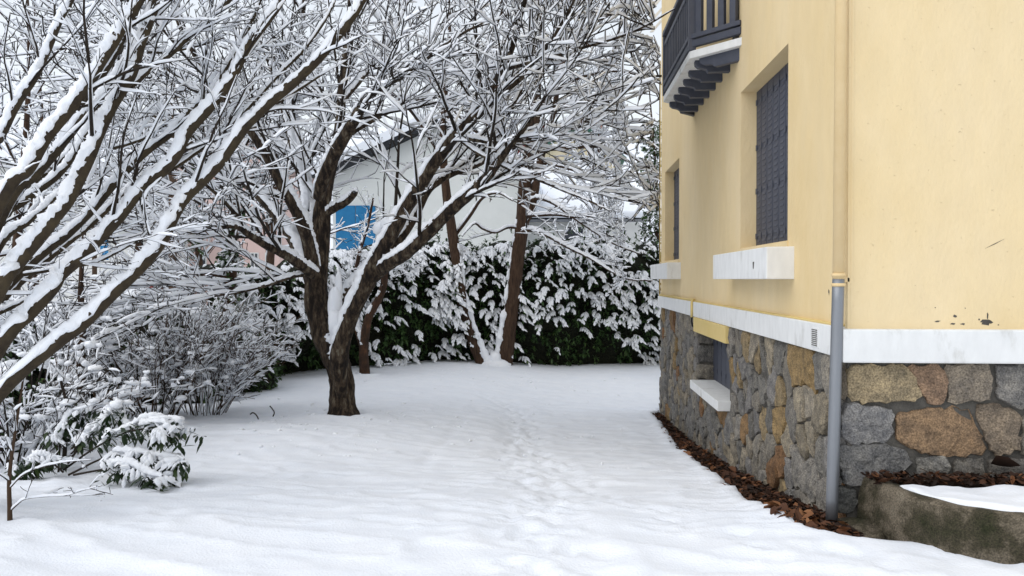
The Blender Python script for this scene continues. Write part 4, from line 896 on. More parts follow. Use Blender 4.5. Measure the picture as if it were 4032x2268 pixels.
def sprays(P, O, v, nl, L, wd, rr, th=.04, arch=.34):
    """arching shoot ends: leaves hang to both sides of a bent axis and carry snow; O points outwards"""
    N = len(P); up = np.array([0, 0, 1.]); side = nrm(np.cross(O, up)); tw = rr.normal(0, .55, (N, 1)); ax = nrm(O + side * tw); sd = np.cross(ax, up); sc = rr.uniform(.5, 1.15, (N, 1))
    lv, ls = [], []
    for j in range(nl):
        f = (j + .5) / nl; c = P + sc * (ax * (arch * f - .08) + up * (.10 * f - .42 * arch * f * f * 2.2)); g = -1 if j % 2 else 1
        t = nrm(ax * (.35 + .9 * f) + sd * g * (1.05 - .75 * f) * rr.uniform(.6, 1.2, (N, 1)) - up * rr.uniform(.35, .95, (N, 1)))
        lv.append((c, t))
    C_ = np.concatenate([c for c, t in lv]); T_ = np.concatenate([t for c, t in lv]); n = len(C_)
    LL = (L * np.tile(sc[:, 0], nl) * rr.uniform(.75, 1.15, n))[:, None]; W_ = (wd * np.tile(sc[:, 0], nl))[:, None]
    s = nrm(np.cross(T_, up) + 1e-4); nn = np.cross(s, T_); g = -.10 * LL * up
    a0 = C_; m1 = a0 + T_ * .3 * LL; m2 = a0 + T_ * .68 * LL + g * .5; e = a0 + T_ * LL + g
    w1 = s * .42 * W_; w2 = s * .46 * W_; f1 = nn * .08 * W_
    V = np.stack([a0, m1 - w1 + f1, m1, m1 + w1 + f1, m2 - w2 + f1, m2, m2 + w2 + f1, e], 1); b0 = (np.arange(n) * 8)[:, None]
    Q = np.concatenate([b0 + np.array([k]) for k in ((1, 4, 5, 2), (2, 5, 6, 3))]); T = np.concatenate([b0 + np.array([k]) for k in ((0, 1, 2), (0, 2, 3), (4, 7, 5), (5, 7, 6))])
    h = (th * rr.uniform(.6, 1.4, n) * np.tile(np.minimum(sc[:, 0], 1.1), nl))[:, None]; u = nrm(nn * .8 + up * .8); c = 1.15
    Vs = np.stack([a0 - T_ * .02, m1 - w1 * c, m1 + w1 * c, m2 - w2 * c, m2 + w2 * c, e + T_ * .004, m1 - w1 * .65 + u * h, m1 + w1 * .65 + u * h, m2 - w2 * .65 + u * h, m2 + w2 * .65 + u * h, e - T_ * .025 + u * h * .6, a0 + T_ * .01 + u * h * .9], 1)
    Vs = Vs[rr.random(n) < .9]; c0 = (np.arange(len(Vs)) * 12)[:, None]
    Qs = np.concatenate([c0 + np.array([f]) for f in ((6, 7, 9, 8), (1, 6, 8, 3), (2, 4, 9, 7), (3, 8, 10, 5), (4, 5, 10, 9), (0, 11, 6, 1), (0, 2, 7, 11))])
    Ts = np.concatenate([c0 + np.array([f]) for f in ((8, 9, 10), (11, 7, 6))])
    return (V, Q, T), (Vs, Qs, Ts)
def pads(P, rad, flat, rr, n=9, m=6):
    """many small lumpy snow pads in one go"""
    N = len(P); th = np.linspace(0, math.pi, m); ph = np.arange(n) / n * 2 * math.pi; TH, PH = np.meshgrid(th, ph, indexing='ij')
    u = np.stack([np.sin(TH) * np.cos(PH), np.sin(TH) * np.sin(PH), np.cos(TH)], -1)[None]
    ro_ = np.asarray(rad).reshape(-1, 1, 1, 1) * np.array([1, 1, flat]); ex = 1 + .35 * rr.normal(size=(N, 1, 1, 3)) * (1, 1, .4)
    f = 1 + 1.3 * n3(np.broadcast_to(u, (N, m, n, 3)) * 2.2 + rr.random((N, 1, 1, 3)) * 50, 5)
    v = P[:, None, None] + u * ro_ * ex * f[..., None]
    b_ = np.arange(N * m * n).reshape(N, m, n); r = np.roll(b_, -1, 2)
    return v, np.stack([b_[:, :-1], b_[:, 1:], r[:, 1:], r[:, :-1]], -1).reshape(-1, 4), None
# ---- cherry laurel hedge
hl = np.array([(*at(760, 1134, 17.0)[:2],), (*at(1000, 1134, 18.2)[:2],), (*at(1300, 1134, 20.0)[:2],), (*at(1700, 1134, 21.7)[:2],), (*at(2200, 1134, 22.4)[:2],), (*at(2620, 1134, 22.9)[:2],), (*at(3000, 1134, 23.2)[:2],)])
hp = polyline(hl, .1)
for _ in range(30): hp[1:-1] = .5 * hp[1:-1] + .25 * (hp[:-2] + hp[2:])
hs_ = np.arange(len(hp)) * .1; ht = nrm(np.gradient(hp, axis=0)); hn = np.stack([ht[:, 1], -ht[:, 0]], -1)      # towards the camera
def hedge_pt(s, v, depth):
    """s along, v 0..1 up the front and over the top, depth inwards"""
    i = np.clip(s / .1, 0, len(hp) - 1.01); k = i.astype(int); f = (i - k)[:, None]
    c = hp[k] * (1 - f) + hp[k + 1] * f; n = hn[k]
    H = 3.3 + 1.0 * fbm(s * .42, s * 0, 3, 12) + .3 * n2(s * 1.9, s * 0, 14) - .5 * sstep(3.2, 1.2, s) + .25 * np.exp(-((s - 10.5) / 1.6) ** 2)
    bul = .55 * fbm(s * .8, v * 2.6, 3, 19) + .22 * fbm(s * 2.4, v * 7, 2, 29)
    a = np.clip((v - .72) / .28, 0, 1)
    out = (.9 + bul) * (1 - a ** 2 * .95) * (.72 + .28 * sstep(0, .3, v)) - depth
    z = H * (1 - (1 - np.minimum(v / .86, 1)) * 1) * .93 + H * .07 * a + .12 * bul
    xy = c + n * out[:, None]
    return np.c_[xy, g0(xy[:, 0], xy[:, 1]) + z], H
hedge = thing('laurel_hedge', 'tall dark green laurel hedge across the end of the lawn, leaves weighed down by snow', 'hedge', (*hp[60], gz(*hp[60])))
Ns = 2300; s_ = rh.uniform(0, hs_[-1], Ns); v_ = rh.random(Ns) ** .9; dep = .04 + np.abs(rh.normal(0, .14, Ns))
P, H_ = hedge_pt(s_, v_, dep)
D = np.c_[hn[np.clip((s_ / .1).astype(int), 0, len(hp) - 1)] * (1 - .5 * v_[:, None]), .1 + .9 * v_] + rh.normal(0, .35, (Ns, 3))
lf, sf = shoots(P, D, 9, .14, .055, .3, .25 * sstep(.55, 1, v_), rh, .028)
mesh('foliage', *lf, M['leaf_green'], hedge); mesh('loose_snow', *sf, M['tree_snow'], hedge)
# sprays bent down by their load of snow
Ns = 2000; s_ = rh.uniform(0, hs_[-1], Ns); v_ = rh.random(Ns) ** .85
keepm = rh.random(Ns) < np.clip(.30 + .48 * sstep(.1, .75, v_) + 1.5 * fbm(s_ * 1.5, v_ * 4.5, 3, 47), 0, 1); s_, v_ = s_[keepm], v_[keepm]
P, H_ = hedge_pt(s_, v_, np.full(len(s_), .02)); o3 = np.c_[hn[np.clip((s_ / .1).astype(int), 0, len(hp) - 1)], np.zeros(len(s_))]
lf, sf = sprays(P, o3, v_, 10, .16, .060, rh)
mesh('spray_leaves', *lf, M['leaf_green'], hedge); mesh('snow', *sf, M['tree_snow'], hedge)
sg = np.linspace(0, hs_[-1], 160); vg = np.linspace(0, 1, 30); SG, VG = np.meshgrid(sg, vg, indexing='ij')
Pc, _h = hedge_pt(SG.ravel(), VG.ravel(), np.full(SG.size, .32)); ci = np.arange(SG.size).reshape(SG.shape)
mesh('shade_core', Pc, np.stack([ci[:-1, :-1], ci[1:, :-1], ci[1:, 1:], ci[:-1, 1:]], -1).reshape(-1, 4), None, M['core'], hedge)  # opaque dark sheet behind the leaves, inner shade put into its colour
# snow-free sprigs standing above the hedge
Ns = 70; s_ = rh.uniform(6, 13, Ns); P, _h = hedge_pt(s_, np.full(Ns, .95), np.full(Ns, .1)); P[:, 2] += rh.uniform(.05, .45, Ns)
lf, sf = shoots(P, np.tile([0, 0, 1.], (Ns, 1)) + rh.normal(0, .3, (Ns, 3)), 12, .13, .05, -.1, np.full(Ns, .12), rh, .02)
mesh('sprigs', *lf, M['leaf_green'], hedge)
# ---- bare shrubs built from arching canes
def shrub(name, label, px, py, n, hgt, spread, twigm, rr, group=None, r0=.012, snow=(.02, .8), k2=6, k3=4, lean=(0, 0), tips=(.006, .0048, .004), thr=-.1, base_r=.2, pad=.2):
    o_ = on_ground(px, py); sh = thing(name, label, 'shrub', tuple(o_), group)
    a = rr.uniform(0, 6.28, n); rad = base_r * np.sqrt(rr.random(n)); P0 = np.c_[o_[0] + rad * np.cos(a), o_[1] + rad * np.sin(a), np.full(n, o_[2] - .05)]
    d = np.c_[np.cos(a) * spread * rr.uniform(.2, 1, n) + lean[0], np.sin(a) * spread * rr.uniform(.2, 1, n) + lean[1], np.ones(n)]; d = nrm(d)
    m = 12; Q = np.zeros((n, m, 3)); Q[:, 0] = P0; L = hgt * rr.uniform(.65, 1.2, n)
    for j in range(1, m):
        d = d + rr.normal(0, .06, (n, 3)); d[:, 2] -= .035 * spread * j / 4; d = nrm(d); Q[:, j] = Q[:, j - 1] + d * (L / (m - 1))[:, None]
    R = np.maximum(r0 * rr.uniform(.6, 1.2, (n, 1)) * (1 - .65 * np.linspace(0, 1, m))[None], tips[0])
    b1, c1, l1 = spawn(Q, R, k2, (.2, 1), 45, L * .5, 7, rr, up=.15, wander=.14, rs=.7, tip=tips[1])
    b2, c2, l2 = spawn(b1, c1, k3, (.15, 1), 48, l1 * .5, 4, rr, up=.08, wander=.16, rs=.8, tip=tips[2])
    T_ = Tubes()
    for p, r, k in ((Q, R, 6), ): v, q = tubes(p, r, k); T_.add(v, q)
    T_.build('canes', twigm, sh); tag(sh.children[-1], kind='stuff')
    crown(sh, [(Q, R), (b1, c1), (b2, c2)][1:], twigm, 'twigs', sn=snow, thr=thr)
    A = b1[:, 1:].reshape(-1, 3); A = A[rr.random(len(A)) < pad]
    if len(A): tag(mesh('snow_pads', *pads(A + (0, 0, .03), rr.uniform(.02, .06, len(A)), .6, rr, 7, 5), M['tree_snow'], sh), kind='stuff')
    sv = Tubes(); v, q = snow_on(Q, R, rr, snow[0], snow[1], 6, -.1, .12); sv.add(v, q); tag(sv.build('snow', M['tree_snow'], sh), kind='stuff')
    return sh
rb = np.random.default_rng(44)
G_ = 'bare shrubs along the left edge of the lawn'
shrub('bare_shrub', 'fine twigged round shrub full of snow at the lawn edge, left of the big trunk', 790, 1628, 56, 1.85, .85, M['twig_tan'], rb, G_, .007, (.022, .8), 7, 4, base_r=.4, pad=.12, thr=-.1)
shrub('bare_shrub', 'tan caned shrub with arching snowy stems behind the rhododendron', 600, 1645, 30, 1.9, .75, M['twig_tan'], rb, G_, .012, (.026, .8), 5, 3, lean=(.1, 0), base_r=.35, thr=-.05, pad=.22)
shrub('bare_shrub', 'dense snow laden shrub between the thin dark trunk and the tan canes', 430, 1650, 22, 1.9, .65, M['twig'], rb, G_, .012, (.03, .9), 5, 3, base_r=.35, thr=-.05, pad=.25)
shrub('bare_shrub', 'snowy shrub at the left picture edge under the slanting stems', 60, 1840, 22, 1.15, .7, M['twig'], rb, G_, .012, (.024, .9), 6, 4, lean=(.1, 0))
shrub('bare_shrub', 'tangled snowy shrub beside the sapling behind its thin stem', 200, 1800, 16, 1.1, .8, M['twig_tan'], rb, G_, .010, (.026, .9), 5, 4, lean=(.2, 0))
shrub('bare_shrub', 'low twiggy shrub before the dark gap in the hedge', 930, 1560, 20, 1.2, .8, M['twig'], rb, G_, .008, (.02, .8), 7, 4)
shrub('bare_shrub', 'tall thin caned shrub at the far left under the lowest stem', 120, 1690, 20, 1.9, .5, M['twig'], rb, G_, .012, (.03, .9), 6, 4)
# ---- evergreen mounds behind them
def mound(name, label, cat, px, py, d, w, hgt, deep, n, leafm, rr, L=.10, wd=.045, snow_b=.2, cap=None, sg=(1.15, .25)):
    c = at(px, py, d); c[2] = gz(c[0], c[1]); o = thing(name, label, cat, tuple(c))
    th = rr.uniform(math.pi * .97, math.pi * 2.03, n); vv = rr.random(n); rr_ = 1 - .22 * rr.random(n) ** 2
    def surf(th, v, s):
        bl = 1 + .28 * fbm(th * 1.6 + d, v * 3 + px * .01, 3, 51)
        ring = np.sqrt(np.clip(1 - (v * .97) ** 2.6, 0, 1))
        return np.c_[c[0] + w * np.cos(th) * ring * bl * s, c[1] + deep * np.sin(th) * ring * bl * s, c[2] + hgt * v * (.92 + .12 * (bl - 1) / .28) * np.minimum(s * 1.03, 1)]
    P = surf(th, vv, rr_); D = np.c_[np.cos(th), np.sin(th), .2 + vv] + rr.normal(0, .4, (n, 3))
    cl = fbm(th * 4, vv * 6 + px, 3, 57)
    sp = np.clip(snow_b - .25 + sg[0] * .6 * vv + 1.5 * cl, 0, .97) * sstep(.02, .2, vv)
    lf, sf = shoots(P, D, 9, L, wd, .35, sp * 0, rr, .03)
    mesh('foliage', *lf, leafm, o)
    k = rr.random(n) < sp * .5; O = np.c_[np.cos(th), np.sin(th), np.zeros(n)]
    lf, sf = sprays(P[k], O[k], vv[k], 8, L * 1.15, wd * 1.1, rr, .04, .26); mesh('spray_leaves', *lf, leafm, o); tag(mesh('snow', *sf, M['tree_snow'], o), kind='stuff')
    k = k & (rr.random(n) < .6); tag(mesh('snow_pads', *pads(P[k] + (0, 0, .03), rr.uniform(.04, .10, k.sum()), .55, rr), M['tree_snow'], o), kind='stuff')
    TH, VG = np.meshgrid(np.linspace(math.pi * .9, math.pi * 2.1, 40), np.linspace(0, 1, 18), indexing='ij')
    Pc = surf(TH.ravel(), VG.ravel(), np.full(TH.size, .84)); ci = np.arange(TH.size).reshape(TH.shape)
    mesh('shade_core', Pc, np.stack([ci[:-1, :-1], ci[1:, :-1], ci[1:, 1:], ci[:-1, 1:]], -1).reshape(-1, 4), None, M['core'], o)  # dark backing shell, the mound's inner shade painted as colour
    if cap:
        for (f, hh, ww) in cap:
            p = np.array([c[0] + w * f, c[1] - deep * .35, c[2] + hgt * hh]); p[2] -= ww * .28; v, q = blob(p, (ww, ww * .9, ww * .62), px + f * 50, 22)
            mesh('snow_cap', v, q, None, M['tree_snow'], o)
    return o
mound('ivy_mound', 'ivy covered mound with rounded snow caps behind the bare shrubs', 'ivy', 600, 1300, 14.6, 1.4, 2.1, 1.1, 560, M['leaf_green'], rb, .085, .05, .45, cap=((-.68, .84, .34), (-.3, .90, .36), (.08, .94, .40), (.42, .92, .42), (.75, .82, .3)))
mound('ivy_mound', 'snowy evergreen mound at the far left behind the slanting stems', 'ivy', 150, 1300, 12.6, 1.5, 1.85, 1.2, 500, M['leaf_green'], rb, .09, .05, .35, cap=((-.3, .93, .5), (.5, .88, .45)))
mound('evergreen_shrub', 'dark evergreen shrub at the left edge below the lowest slanting stem', 'shrub', 30, 1300, 9.0, .9, 1.2, .8, 300, M['leaf_green'], rb, .09, .05, .3)
mound('evergreen_shrub', 'dark leafy shrub joining the ivy mound and the hedge', 'shrub', 900, 1300, 16.4, 1.1, 1.7, 1.0, 400, M['leaf_green'], rb, .10, .05, .15)
# ---- rhododendron in front: a few arching branches with drooping leaves
ro = on_ground(330, 1880); rd = thing('rhododendron', 'low spreading rhododendron with drooping dark leaves under snow', 'shrub', tuple(ro))
rows = []; tipP = []; tipD = []; NR = 0
for (pts, dd) in (([(250, 1850), (380, 1760), (500, 1700), (600, 1660), (690, 1690)], (7.0, 6.9)), ([(250, 1850), (330, 1740), (430, 1650), (480, 1600)], (7.2, 7.3)),
                  ([(270, 1870), (420, 1800), (540, 1800), (640, 1815), (725, 1830)], (6.8, 6.5)), ([(290, 1870), (400, 1850), (500, 1840), (580, 1880), (640, 1895)], (6.7, 6.3)),
                  ([(500, 1700), (560, 1690), (640, 1680), (670, 1715)], (6.9, 6.6)), ([(230, 1860), (240, 1740), (280, 1650), (330, 1610)], (7.2, 7.4)),
                  ([(250, 1860), (200, 1820), (150, 1810), (110, 1850)], (6.9, 6.9))):
    k = len(pts); r = trace([(x, y, dd[0] + (dd[1] - dd[0]) * i / (k - 1), 9 - 5 * i / (k - 1)) for i, (x, y) in enumerate(pts)], 20); rows.append(r)
    for i in range(7, 20):
        for _ in range(1): tipP.append(r[i, :3] + rb.normal(0, .05, 3) * (1, 1, .35)); tipD.append((*rb.normal(0, .8, 2), .35))
for r in rows:
    v, q = tubes(r[None, :, :3], r[None, :, 3], 6); o = mesh('branch', v, q, None, M['twig'], rd)
    r2 = spline(r, 60); r2[:, 2] += .035; r2[:, 3] = .016; v, q = snow_on(r2[None, 18:, :3], r2[None, 18:, 3], rb, .035, .8, 10, -.5, .16, even=.7); tag(mesh('snow', v, q, None, M['tree_snow'], o), kind='stuff')
tipP = np.array(tipP); tipP[:, 2] = np.maximum(tipP[:, 2], g0(tipP[:, 0], tipP[:, 1]) + .06)
lf, sf = shoots(tipP, np.array(tipD), 8, .115, .034, .85, np.full(len(tipP), .05), rb, .025, 1.1)
mesh('foliage', *lf, M['rhodo'], rd); tag(mesh('loose_snow', *sf, M['tree_snow'], rd), kind='stuff')
k = rb.random(len(tipP)) < .5; O = np.array(tipD)[k]; O[:, 2] = 0; O = nrm(O)
lf, sf = sprays(tipP[k] + (0, 0, .03), O, None, 9, .10, .036, rb, .026, .17); mesh('spray_leaves', *lf, M['rhodo'], rd); tag(mesh('snow', *sf, M['tree_snow'], rd), kind='stuff')
k = rb.random(len(tipP)) < .2; tag(mesh('snow_pads', *pads(tipP[k] + (0, 0, .05), rb.uniform(.03, .065, k.sum()), .6, rb, 10, 7), M['tree_snow'], rd), kind='stuff')
# ---- saplings and thin trunks
def sap(name, label, rows, bark, k=(8, 4), L=.8, snow=(.016, .8), thr=-.35, tips=(.004, .003), cat='sapling', ns=(.25, 1)):
    o = thing(name, label, cat, tuple(rows[0][0, :3]))
    for i, r in enumerate(rows): limb_obj(o, r, 'stem' if i == 0 else 'branch', bark, 10, (.012, .6), .1, thr=-.3)
    P1, R1 = stack(rows, 20); b1, c1, l1 = spawn(P1, R1, k[0], ns, 50, L, 8, rb, up=.1, wander=.1, rs=.6, rmax=.008, tip=tips[0]); b2, c2, l2 = spawn(b1, c1, k[1], (.2, 1), 45, l1 * .5, 5, rb, up=.05, wander=.15, rs=.8, tip=tips[1])
    crown(o, [(b1, c1), (b2, c2)], M['twig'], sn=snow, thr=thr); return o
gp = on_ground(40, 2062); dS = float((gp - EYE) @ np.array([-math.sin(YAW), math.cos(YAW), 0]))
sap('sapling', 'thin brown sapling standing alone in the snow at the lower left', [trd([(40, 2075, 20), (38, 2000, 17), (36, 1900, 15), (45, 1800, 13), (60, 1700, 11), (75, 1600, 9), (90, 1500, 7)], dS, 30),
     trd([(42, 2010, 7), (70, 1985, 6), (100, 1965, 5), (180, 1955, 5), (260, 1950, 4), (330, 1930, 3.5), (400, 1912, 3)], dS, 24), trd([(40, 1920, 7), (90, 1870, 6), (160, 1840, 5), (250, 1820, 4), (360, 1810, 3)], dS, 24)], M['twig_tan'], (6, 3), .35, (.016, 1.), thr=-.1, tips=(.0025, .002))
sap('thin_tree', 'thin dark trunk rising among the snowy shrubs at the left', [trd([(308, 1690, 40), (310, 1600, 36), (316, 1480, 34), (320, 1350, 32), (322, 1250, 28), (318, 1140, 20), (325, 1000, 16), (340, 850, 12), (370, 700, 8)], 10.4, 40)], M['bark_red'], (16, 5), 1.5, (.024, .8), cat='tree')
sap('thin_tree', 'short slender leaning dark stem in front of the snowy shrubs', [trd([(245, 1850, 18), (255, 1780, 16), (255, 1700, 14), (262, 1600, 12), (240, 1500, 10)], 7.4, 30)], M['twig'], (6, 3), .5, cat='sapling')
# ---- ivy clad tree left of the big trunk
it = thing('ivy_tree', 'ivy clad trunk standing between the snowy shrubs and the big forked tree', 'tree', (*at(890, 1134, 15.6)[:2], gz(*at(890, 1134, 15.6)[:2])))
t0 = trd([(893, 1540, 56), (893, 1400, 50), (898, 1300, 48), (905, 1180, 46), (910, 1060, 42), (915, 950, 36), (922, 830, 30), (930, 700, 24), (925, 560, 18), (915, 420, 13), (900, 260, 9)], 15.6, 60)
limb_obj(it, t0, 'trunk', M['bark_rust'], 16, (.02, .3), .14, thr=-.1, even=0)
iv = t0[np.clip(rb.normal(28, 9, 210).astype(int), 8, 44)]; a = rb.uniform(0, 6.28, 210)
P = iv[:, :3] + np.c_[np.cos(a), np.sin(a), np.zeros(210)] * (iv[:, 3:] * 1.1 + .05 * rb.random((210, 1)) * 3) + np.c_[np.zeros((210, 2)), rb.normal(0, .1, 210)]
lf, sf = shoots(P, np.c_[np.cos(a), np.sin(a), np.full(210, .2)], 8, .09, .07, .5, np.full(210, .2), rb, .02)
mesh('ivy_leaves', *lf, M['leaf_green'], it); tag(mesh('ivy_snow', *sf, M['tree_snow'], it), kind='stuff')
lbs = [trd(p, 15.6, 30, dd) for p, dd in (([(908, 1000, 18), (850, 930, 15), (780, 900, 12), (690, 870, 8)], -.6), ([(915, 900, 18), (980, 800, 15), (1040, 700, 12), (1080, 560, 8)], .5), ([(922, 800, 16), (860, 700, 14), (800, 600, 11), (720, 520, 8)], .4), ([(928, 650, 14), (980, 540, 12), (1010, 420, 9)], 0), ([(905, 1090, 16), (830, 1080, 13), (740, 1060, 10), (640, 1090, 7)], -1.))]
for r in lbs: limb_obj(it, r, 'limb', M['bark_rust'], 8, (.03, .6), .08)
P1, R1 = stack(lbs + [t0[34:]], 20)
b1, c1, l1 = spawn(P1, R1, 17, (.1, 1), 48, 1.8, 9, rb, up=.1, wander=.1, rs=.5, rmax=.02, tip=.008); b2, c2, l2 = spawn(b1, c1, 6, (.15, 1), 45, l1 * .5, 6, rb, up=.05, wander=.14, rs=.7, tip=.006); b3, c3, l3 = spawn(b2, c2, 3, (.15, 1), 45, l2 * .5, 4, rb, wander=.15, rs=.8, tip=.005)
crown(it, [(b1, c1), (b2, c2), (b3, c3)], M['twig'], sn=(.026, .8), thr=-.4)
# ---- background trees beyond the hedge
def bg_tree(label, px, d, hgt, w0, rr, lean=0., nl=9, name='bare_tree', snow=(.05, .9)):
    c = at(px, 1134, d); c[2] = gz(c[0], c[1]) - .1; o = thing(name, label, 'tree', tuple(c), 'bare trees beyond the hedge')
    h = np.linspace(0, 1, 12); tk = np.c_[c[0] + lean * h * hgt + .15 * np.sin(h * 5 + px), c[1] + .1 * np.sin(h * 4), c[2] + h * hgt, w0 * (1 - .85 * h)]
    tk = spline(tk, 40); limb_obj(o, tk, 'trunk', M['bark_red'], 10, (.02, .3), .12, even=0)
    P, R = tk[None, 8:, :3], tk[None, 8:, 3]
    b0, c0, l0 = spawn(P, R, nl * 2, (.05, 1), 48, hgt * .42, 10, rr, up=.2, wander=.08, rs=.5, rmax=.06, tip=.012); b1, c1, l1 = spawn(b0, c0, 8, (.15, 1), 45, l0 * .45, 7, rr, up=.08, wander=.10, rs=.65, tip=.010)
    b2, c2, l2 = spawn(b1, c1, 5, (.15, 1), 45, l1 * .5, 5, rr, up=.04, wander=.15, rs=.75, tip=.009)
    keep_off_house(b0, b1, b2)
    for p, r in zip(b0, c0): limb_obj(o, np.c_[p, r], 'limb', M['bark_red'], 5, (.03, .7), 0, n2_=18)
    crown(o, [(b1, c1), (b2, c2)], M['twig'], sn=snow, thr=-.4)
    return o
rg = np.random.default_rng(66)
for lab, px, d, hgt, w0, ln in (('snowy tree with ivy clad trunk beyond the hedge, beside the far corner of the house', 2575, 25, 9, .11, -.01), ('bare snowy tree beyond the hedge, right of the twin trunks', 2330, 29, 10, .17, .03), ('bare snowy tree at the far left just beyond the shrubs, behind the highest slanting stem', 60, 16.5, 8.5, .13, .03),
                                ('bare snowy tree beyond the hedge, left of the big forked trunk', 1060, 26, 10, .18, .02), ('bare snowy tree far left behind the white building canopy', 520, 27, 9.5, .17, .04), ('bare snowy tree at the left picture edge behind the slanting stems', 130, 24, 9, .17, .03), ('bare snowy tree between the pink house and the ivy clad trunk', 780, 33, 11, .19, -.03)):
    o = bg_tree(lab, px, d, hgt, w0, rg, ln)
    if 'ivy' in lab:
        c = np.array(o.location); k = 420; a = rg.uniform(0, 6.28, k); hz = rg.uniform(.3, .85, k) * hgt; rad = .12 + .45 * rg.random(k)
        P = np.c_[c[0] + ln * hz + rad * np.cos(a), c[1] + rad * np.sin(a), c[2] + hz]
        lf, sf = shoots(P, np.c_[np.cos(a), np.sin(a), np.full(k, .2)], 8, .10, .075, .4, np.full(k, .25), rg, .025); mesh('ivy_leaves', *lf, M['leaf_green'], o); tag(mesh('ivy_snow', *sf, M['tree_snow'], o), kind='stuff')
# ------------------------------------------------------------------ neighbouring houses
M['pale_wall'] = ramp_mat('pale_grey_render', [(.68, .70, .68), (.74, .76, .74)], 1.5, 6, .9, .2, 20, .005)
M['grey_wall'] = ramp_mat('off_white_render', [(.62, .63, .62), (.70, .70, .68)], 1.5, 6, .9, .2, 20, .005)
M['pink_wall'] = ramp_mat('pink_render', [(.60, .44, .40), (.66, .50, .46)], 1.5, 6, .9, .2, 20, .005)
M['cream_wall'] = ramp_mat('cream_render', [(.62, .54, .36), (.7, .62, .44)], 1.5, 6, .9, .2, 20, .005)
M['blue'] = ramp_mat('bright_blue_paint', [(.012, .15, .34), (.02, .20, .42)], 4, 4, .5, .1, 30, .003)
M['green'] = ramp_mat('green_paint', [(.01, .09, .075), (.02, .13, .10)], 4, 4, .5, .1, 30, .003)
M['red'] = ramp_mat('red_paint', [(.17, .03, .025), (.24, .045, .035)], 4, 4, .6, .1, 30, .003)
M['dark'] = ramp_mat('dark_fascia', [(.012, .014, .018), (.025, .028, .034)], 4, 4, .7, .1, 30, .003)
M['wood'] = ramp_mat('weathered_pole', [(.05, .032, .022), (.11, .07, .045)], 6, 6, .9, .4, 20, .01, stretch=(1, 1, .15))
M['glass'] = ramp_mat('window_glass', [(.03, .035, .045), (.06, .07, .085)], 2, 3, .1, 0, spec=.6)
M['brick_chimney'] = ramp_mat('orange_chimney', [(.34, .10, .05), (.42, .14, .07)], 8, 4, .9, .3, 30, .01)
def gable_house(name, label, px0, px1, d, py_eave, py_ridge, wallm, fascia, deep=9., over=.5, snow=.28, ridge_px=None, ang=0.):
    """house whose gable end faces the garden; given by the pixels its gable spans at distance d"""
    a = at(px0, py_eave, d); c = at(px1, py_eave, d); r = at(ridge_px or (px0 + px1) / 2, py_ridge, d); zb = gz(a[0], a[1]) - .3
    o = thing(name, label, 'house', (a[0], a[1], zb)); y0 = a[1]; ys_ = (y0, y0 + deep); zc = c[2]
    MB().prism([(a[0], y0, zb), (c[0], y0, zb), (c[0], y0, a[2]), (r[0], y0, r[2]), (a[0], y0, a[2])], (0, deep, 0)).build('wall', wallm, o)
    rf = bpy.data.objects.new('roof', None); COL.objects.link(rf); setpar(rf, o)
    for e in (a, c):
        t = np.array([e[0] - r[0], e[2] - r[2]]); L = np.linalg.norm(t); t /= L; n = np.array([-t[1], t[0]]); n = n if n[1] > 0 else -n
        p0 = np.array([r[0], r[2]]); p1 = p0 + t * (L + over)
        q = [p0 + n * .01, p1 + n * .01, p1 + n * .20, p0 + n * .20]
        MB().prism([(x, y0 - over, z) for x, z in q], (0, deep + 2 * over, 0)).build('roof_slope', fascia, rf)
        q = [p0 + n * .205, p1 + n * .205 - t * .03, p1 + n * (.2 + snow * .7), p1 + n * (.2 + snow) - t * .2, p0 + n * (.2 + snow)]
        MB().prism([(x, y0 - over - .02, z) for x, z in q], (0, deep + 2 * over + .04, 0)).build('roof_snow', M['snow'], rf)
    return o, y0
def win(o, px, py, w, h, d, y, m, name='window', frame=None, proud=.05, cross=False):
    """flat-on window by its pixel box (centre, size) at distance d, on the wall plane y"""
    a = at(px - w / 2, py + h / 2, d); c = at(px + w / 2, py - h / 2, d)
    k = MB().box(a[0], c[0], y - proud, y + .02, a[2], c[2]).build(name, m, o, bevel=.01)
    if frame is not None:
        f = MB(); t = .06
        f.box(a[0] - t, c[0] + t, y - proud - .02, y + .01, c[2], c[2] + t); f.box(a[0] - t, c[0] + t, y - proud - .02, y + .01, a[2] - t, a[2]); f.box(a[0] - t, a[0], y - proud - .02, y + .01, a[2], c[2]); f.box(c[0], c[0] + t, y - proud - .02, y + .01, a[2], c[2])
        if cross: mx = (a[0] + c[0]) / 2; f.box(mx - .03, mx + .03, y - proud - .018, y + .008, a[2], c[2])
        f.build('frame', frame, k)
    return k
# white house with the bright blue shutters
nh, y0 = gable_house('neighbour_house', 'pale grey house with a snowy roof and bright blue shutters beyond the hedge', 1310, 2045, 31.0, 690, 500, M['pale_wall'], M['dark'], 10, .6, .35, ridge_px=1740)
for i in (0, 1): win(nh, 1362 + 80 * i, 905, 78, 190, 31.0, y0, M['blue'], 'shutter')
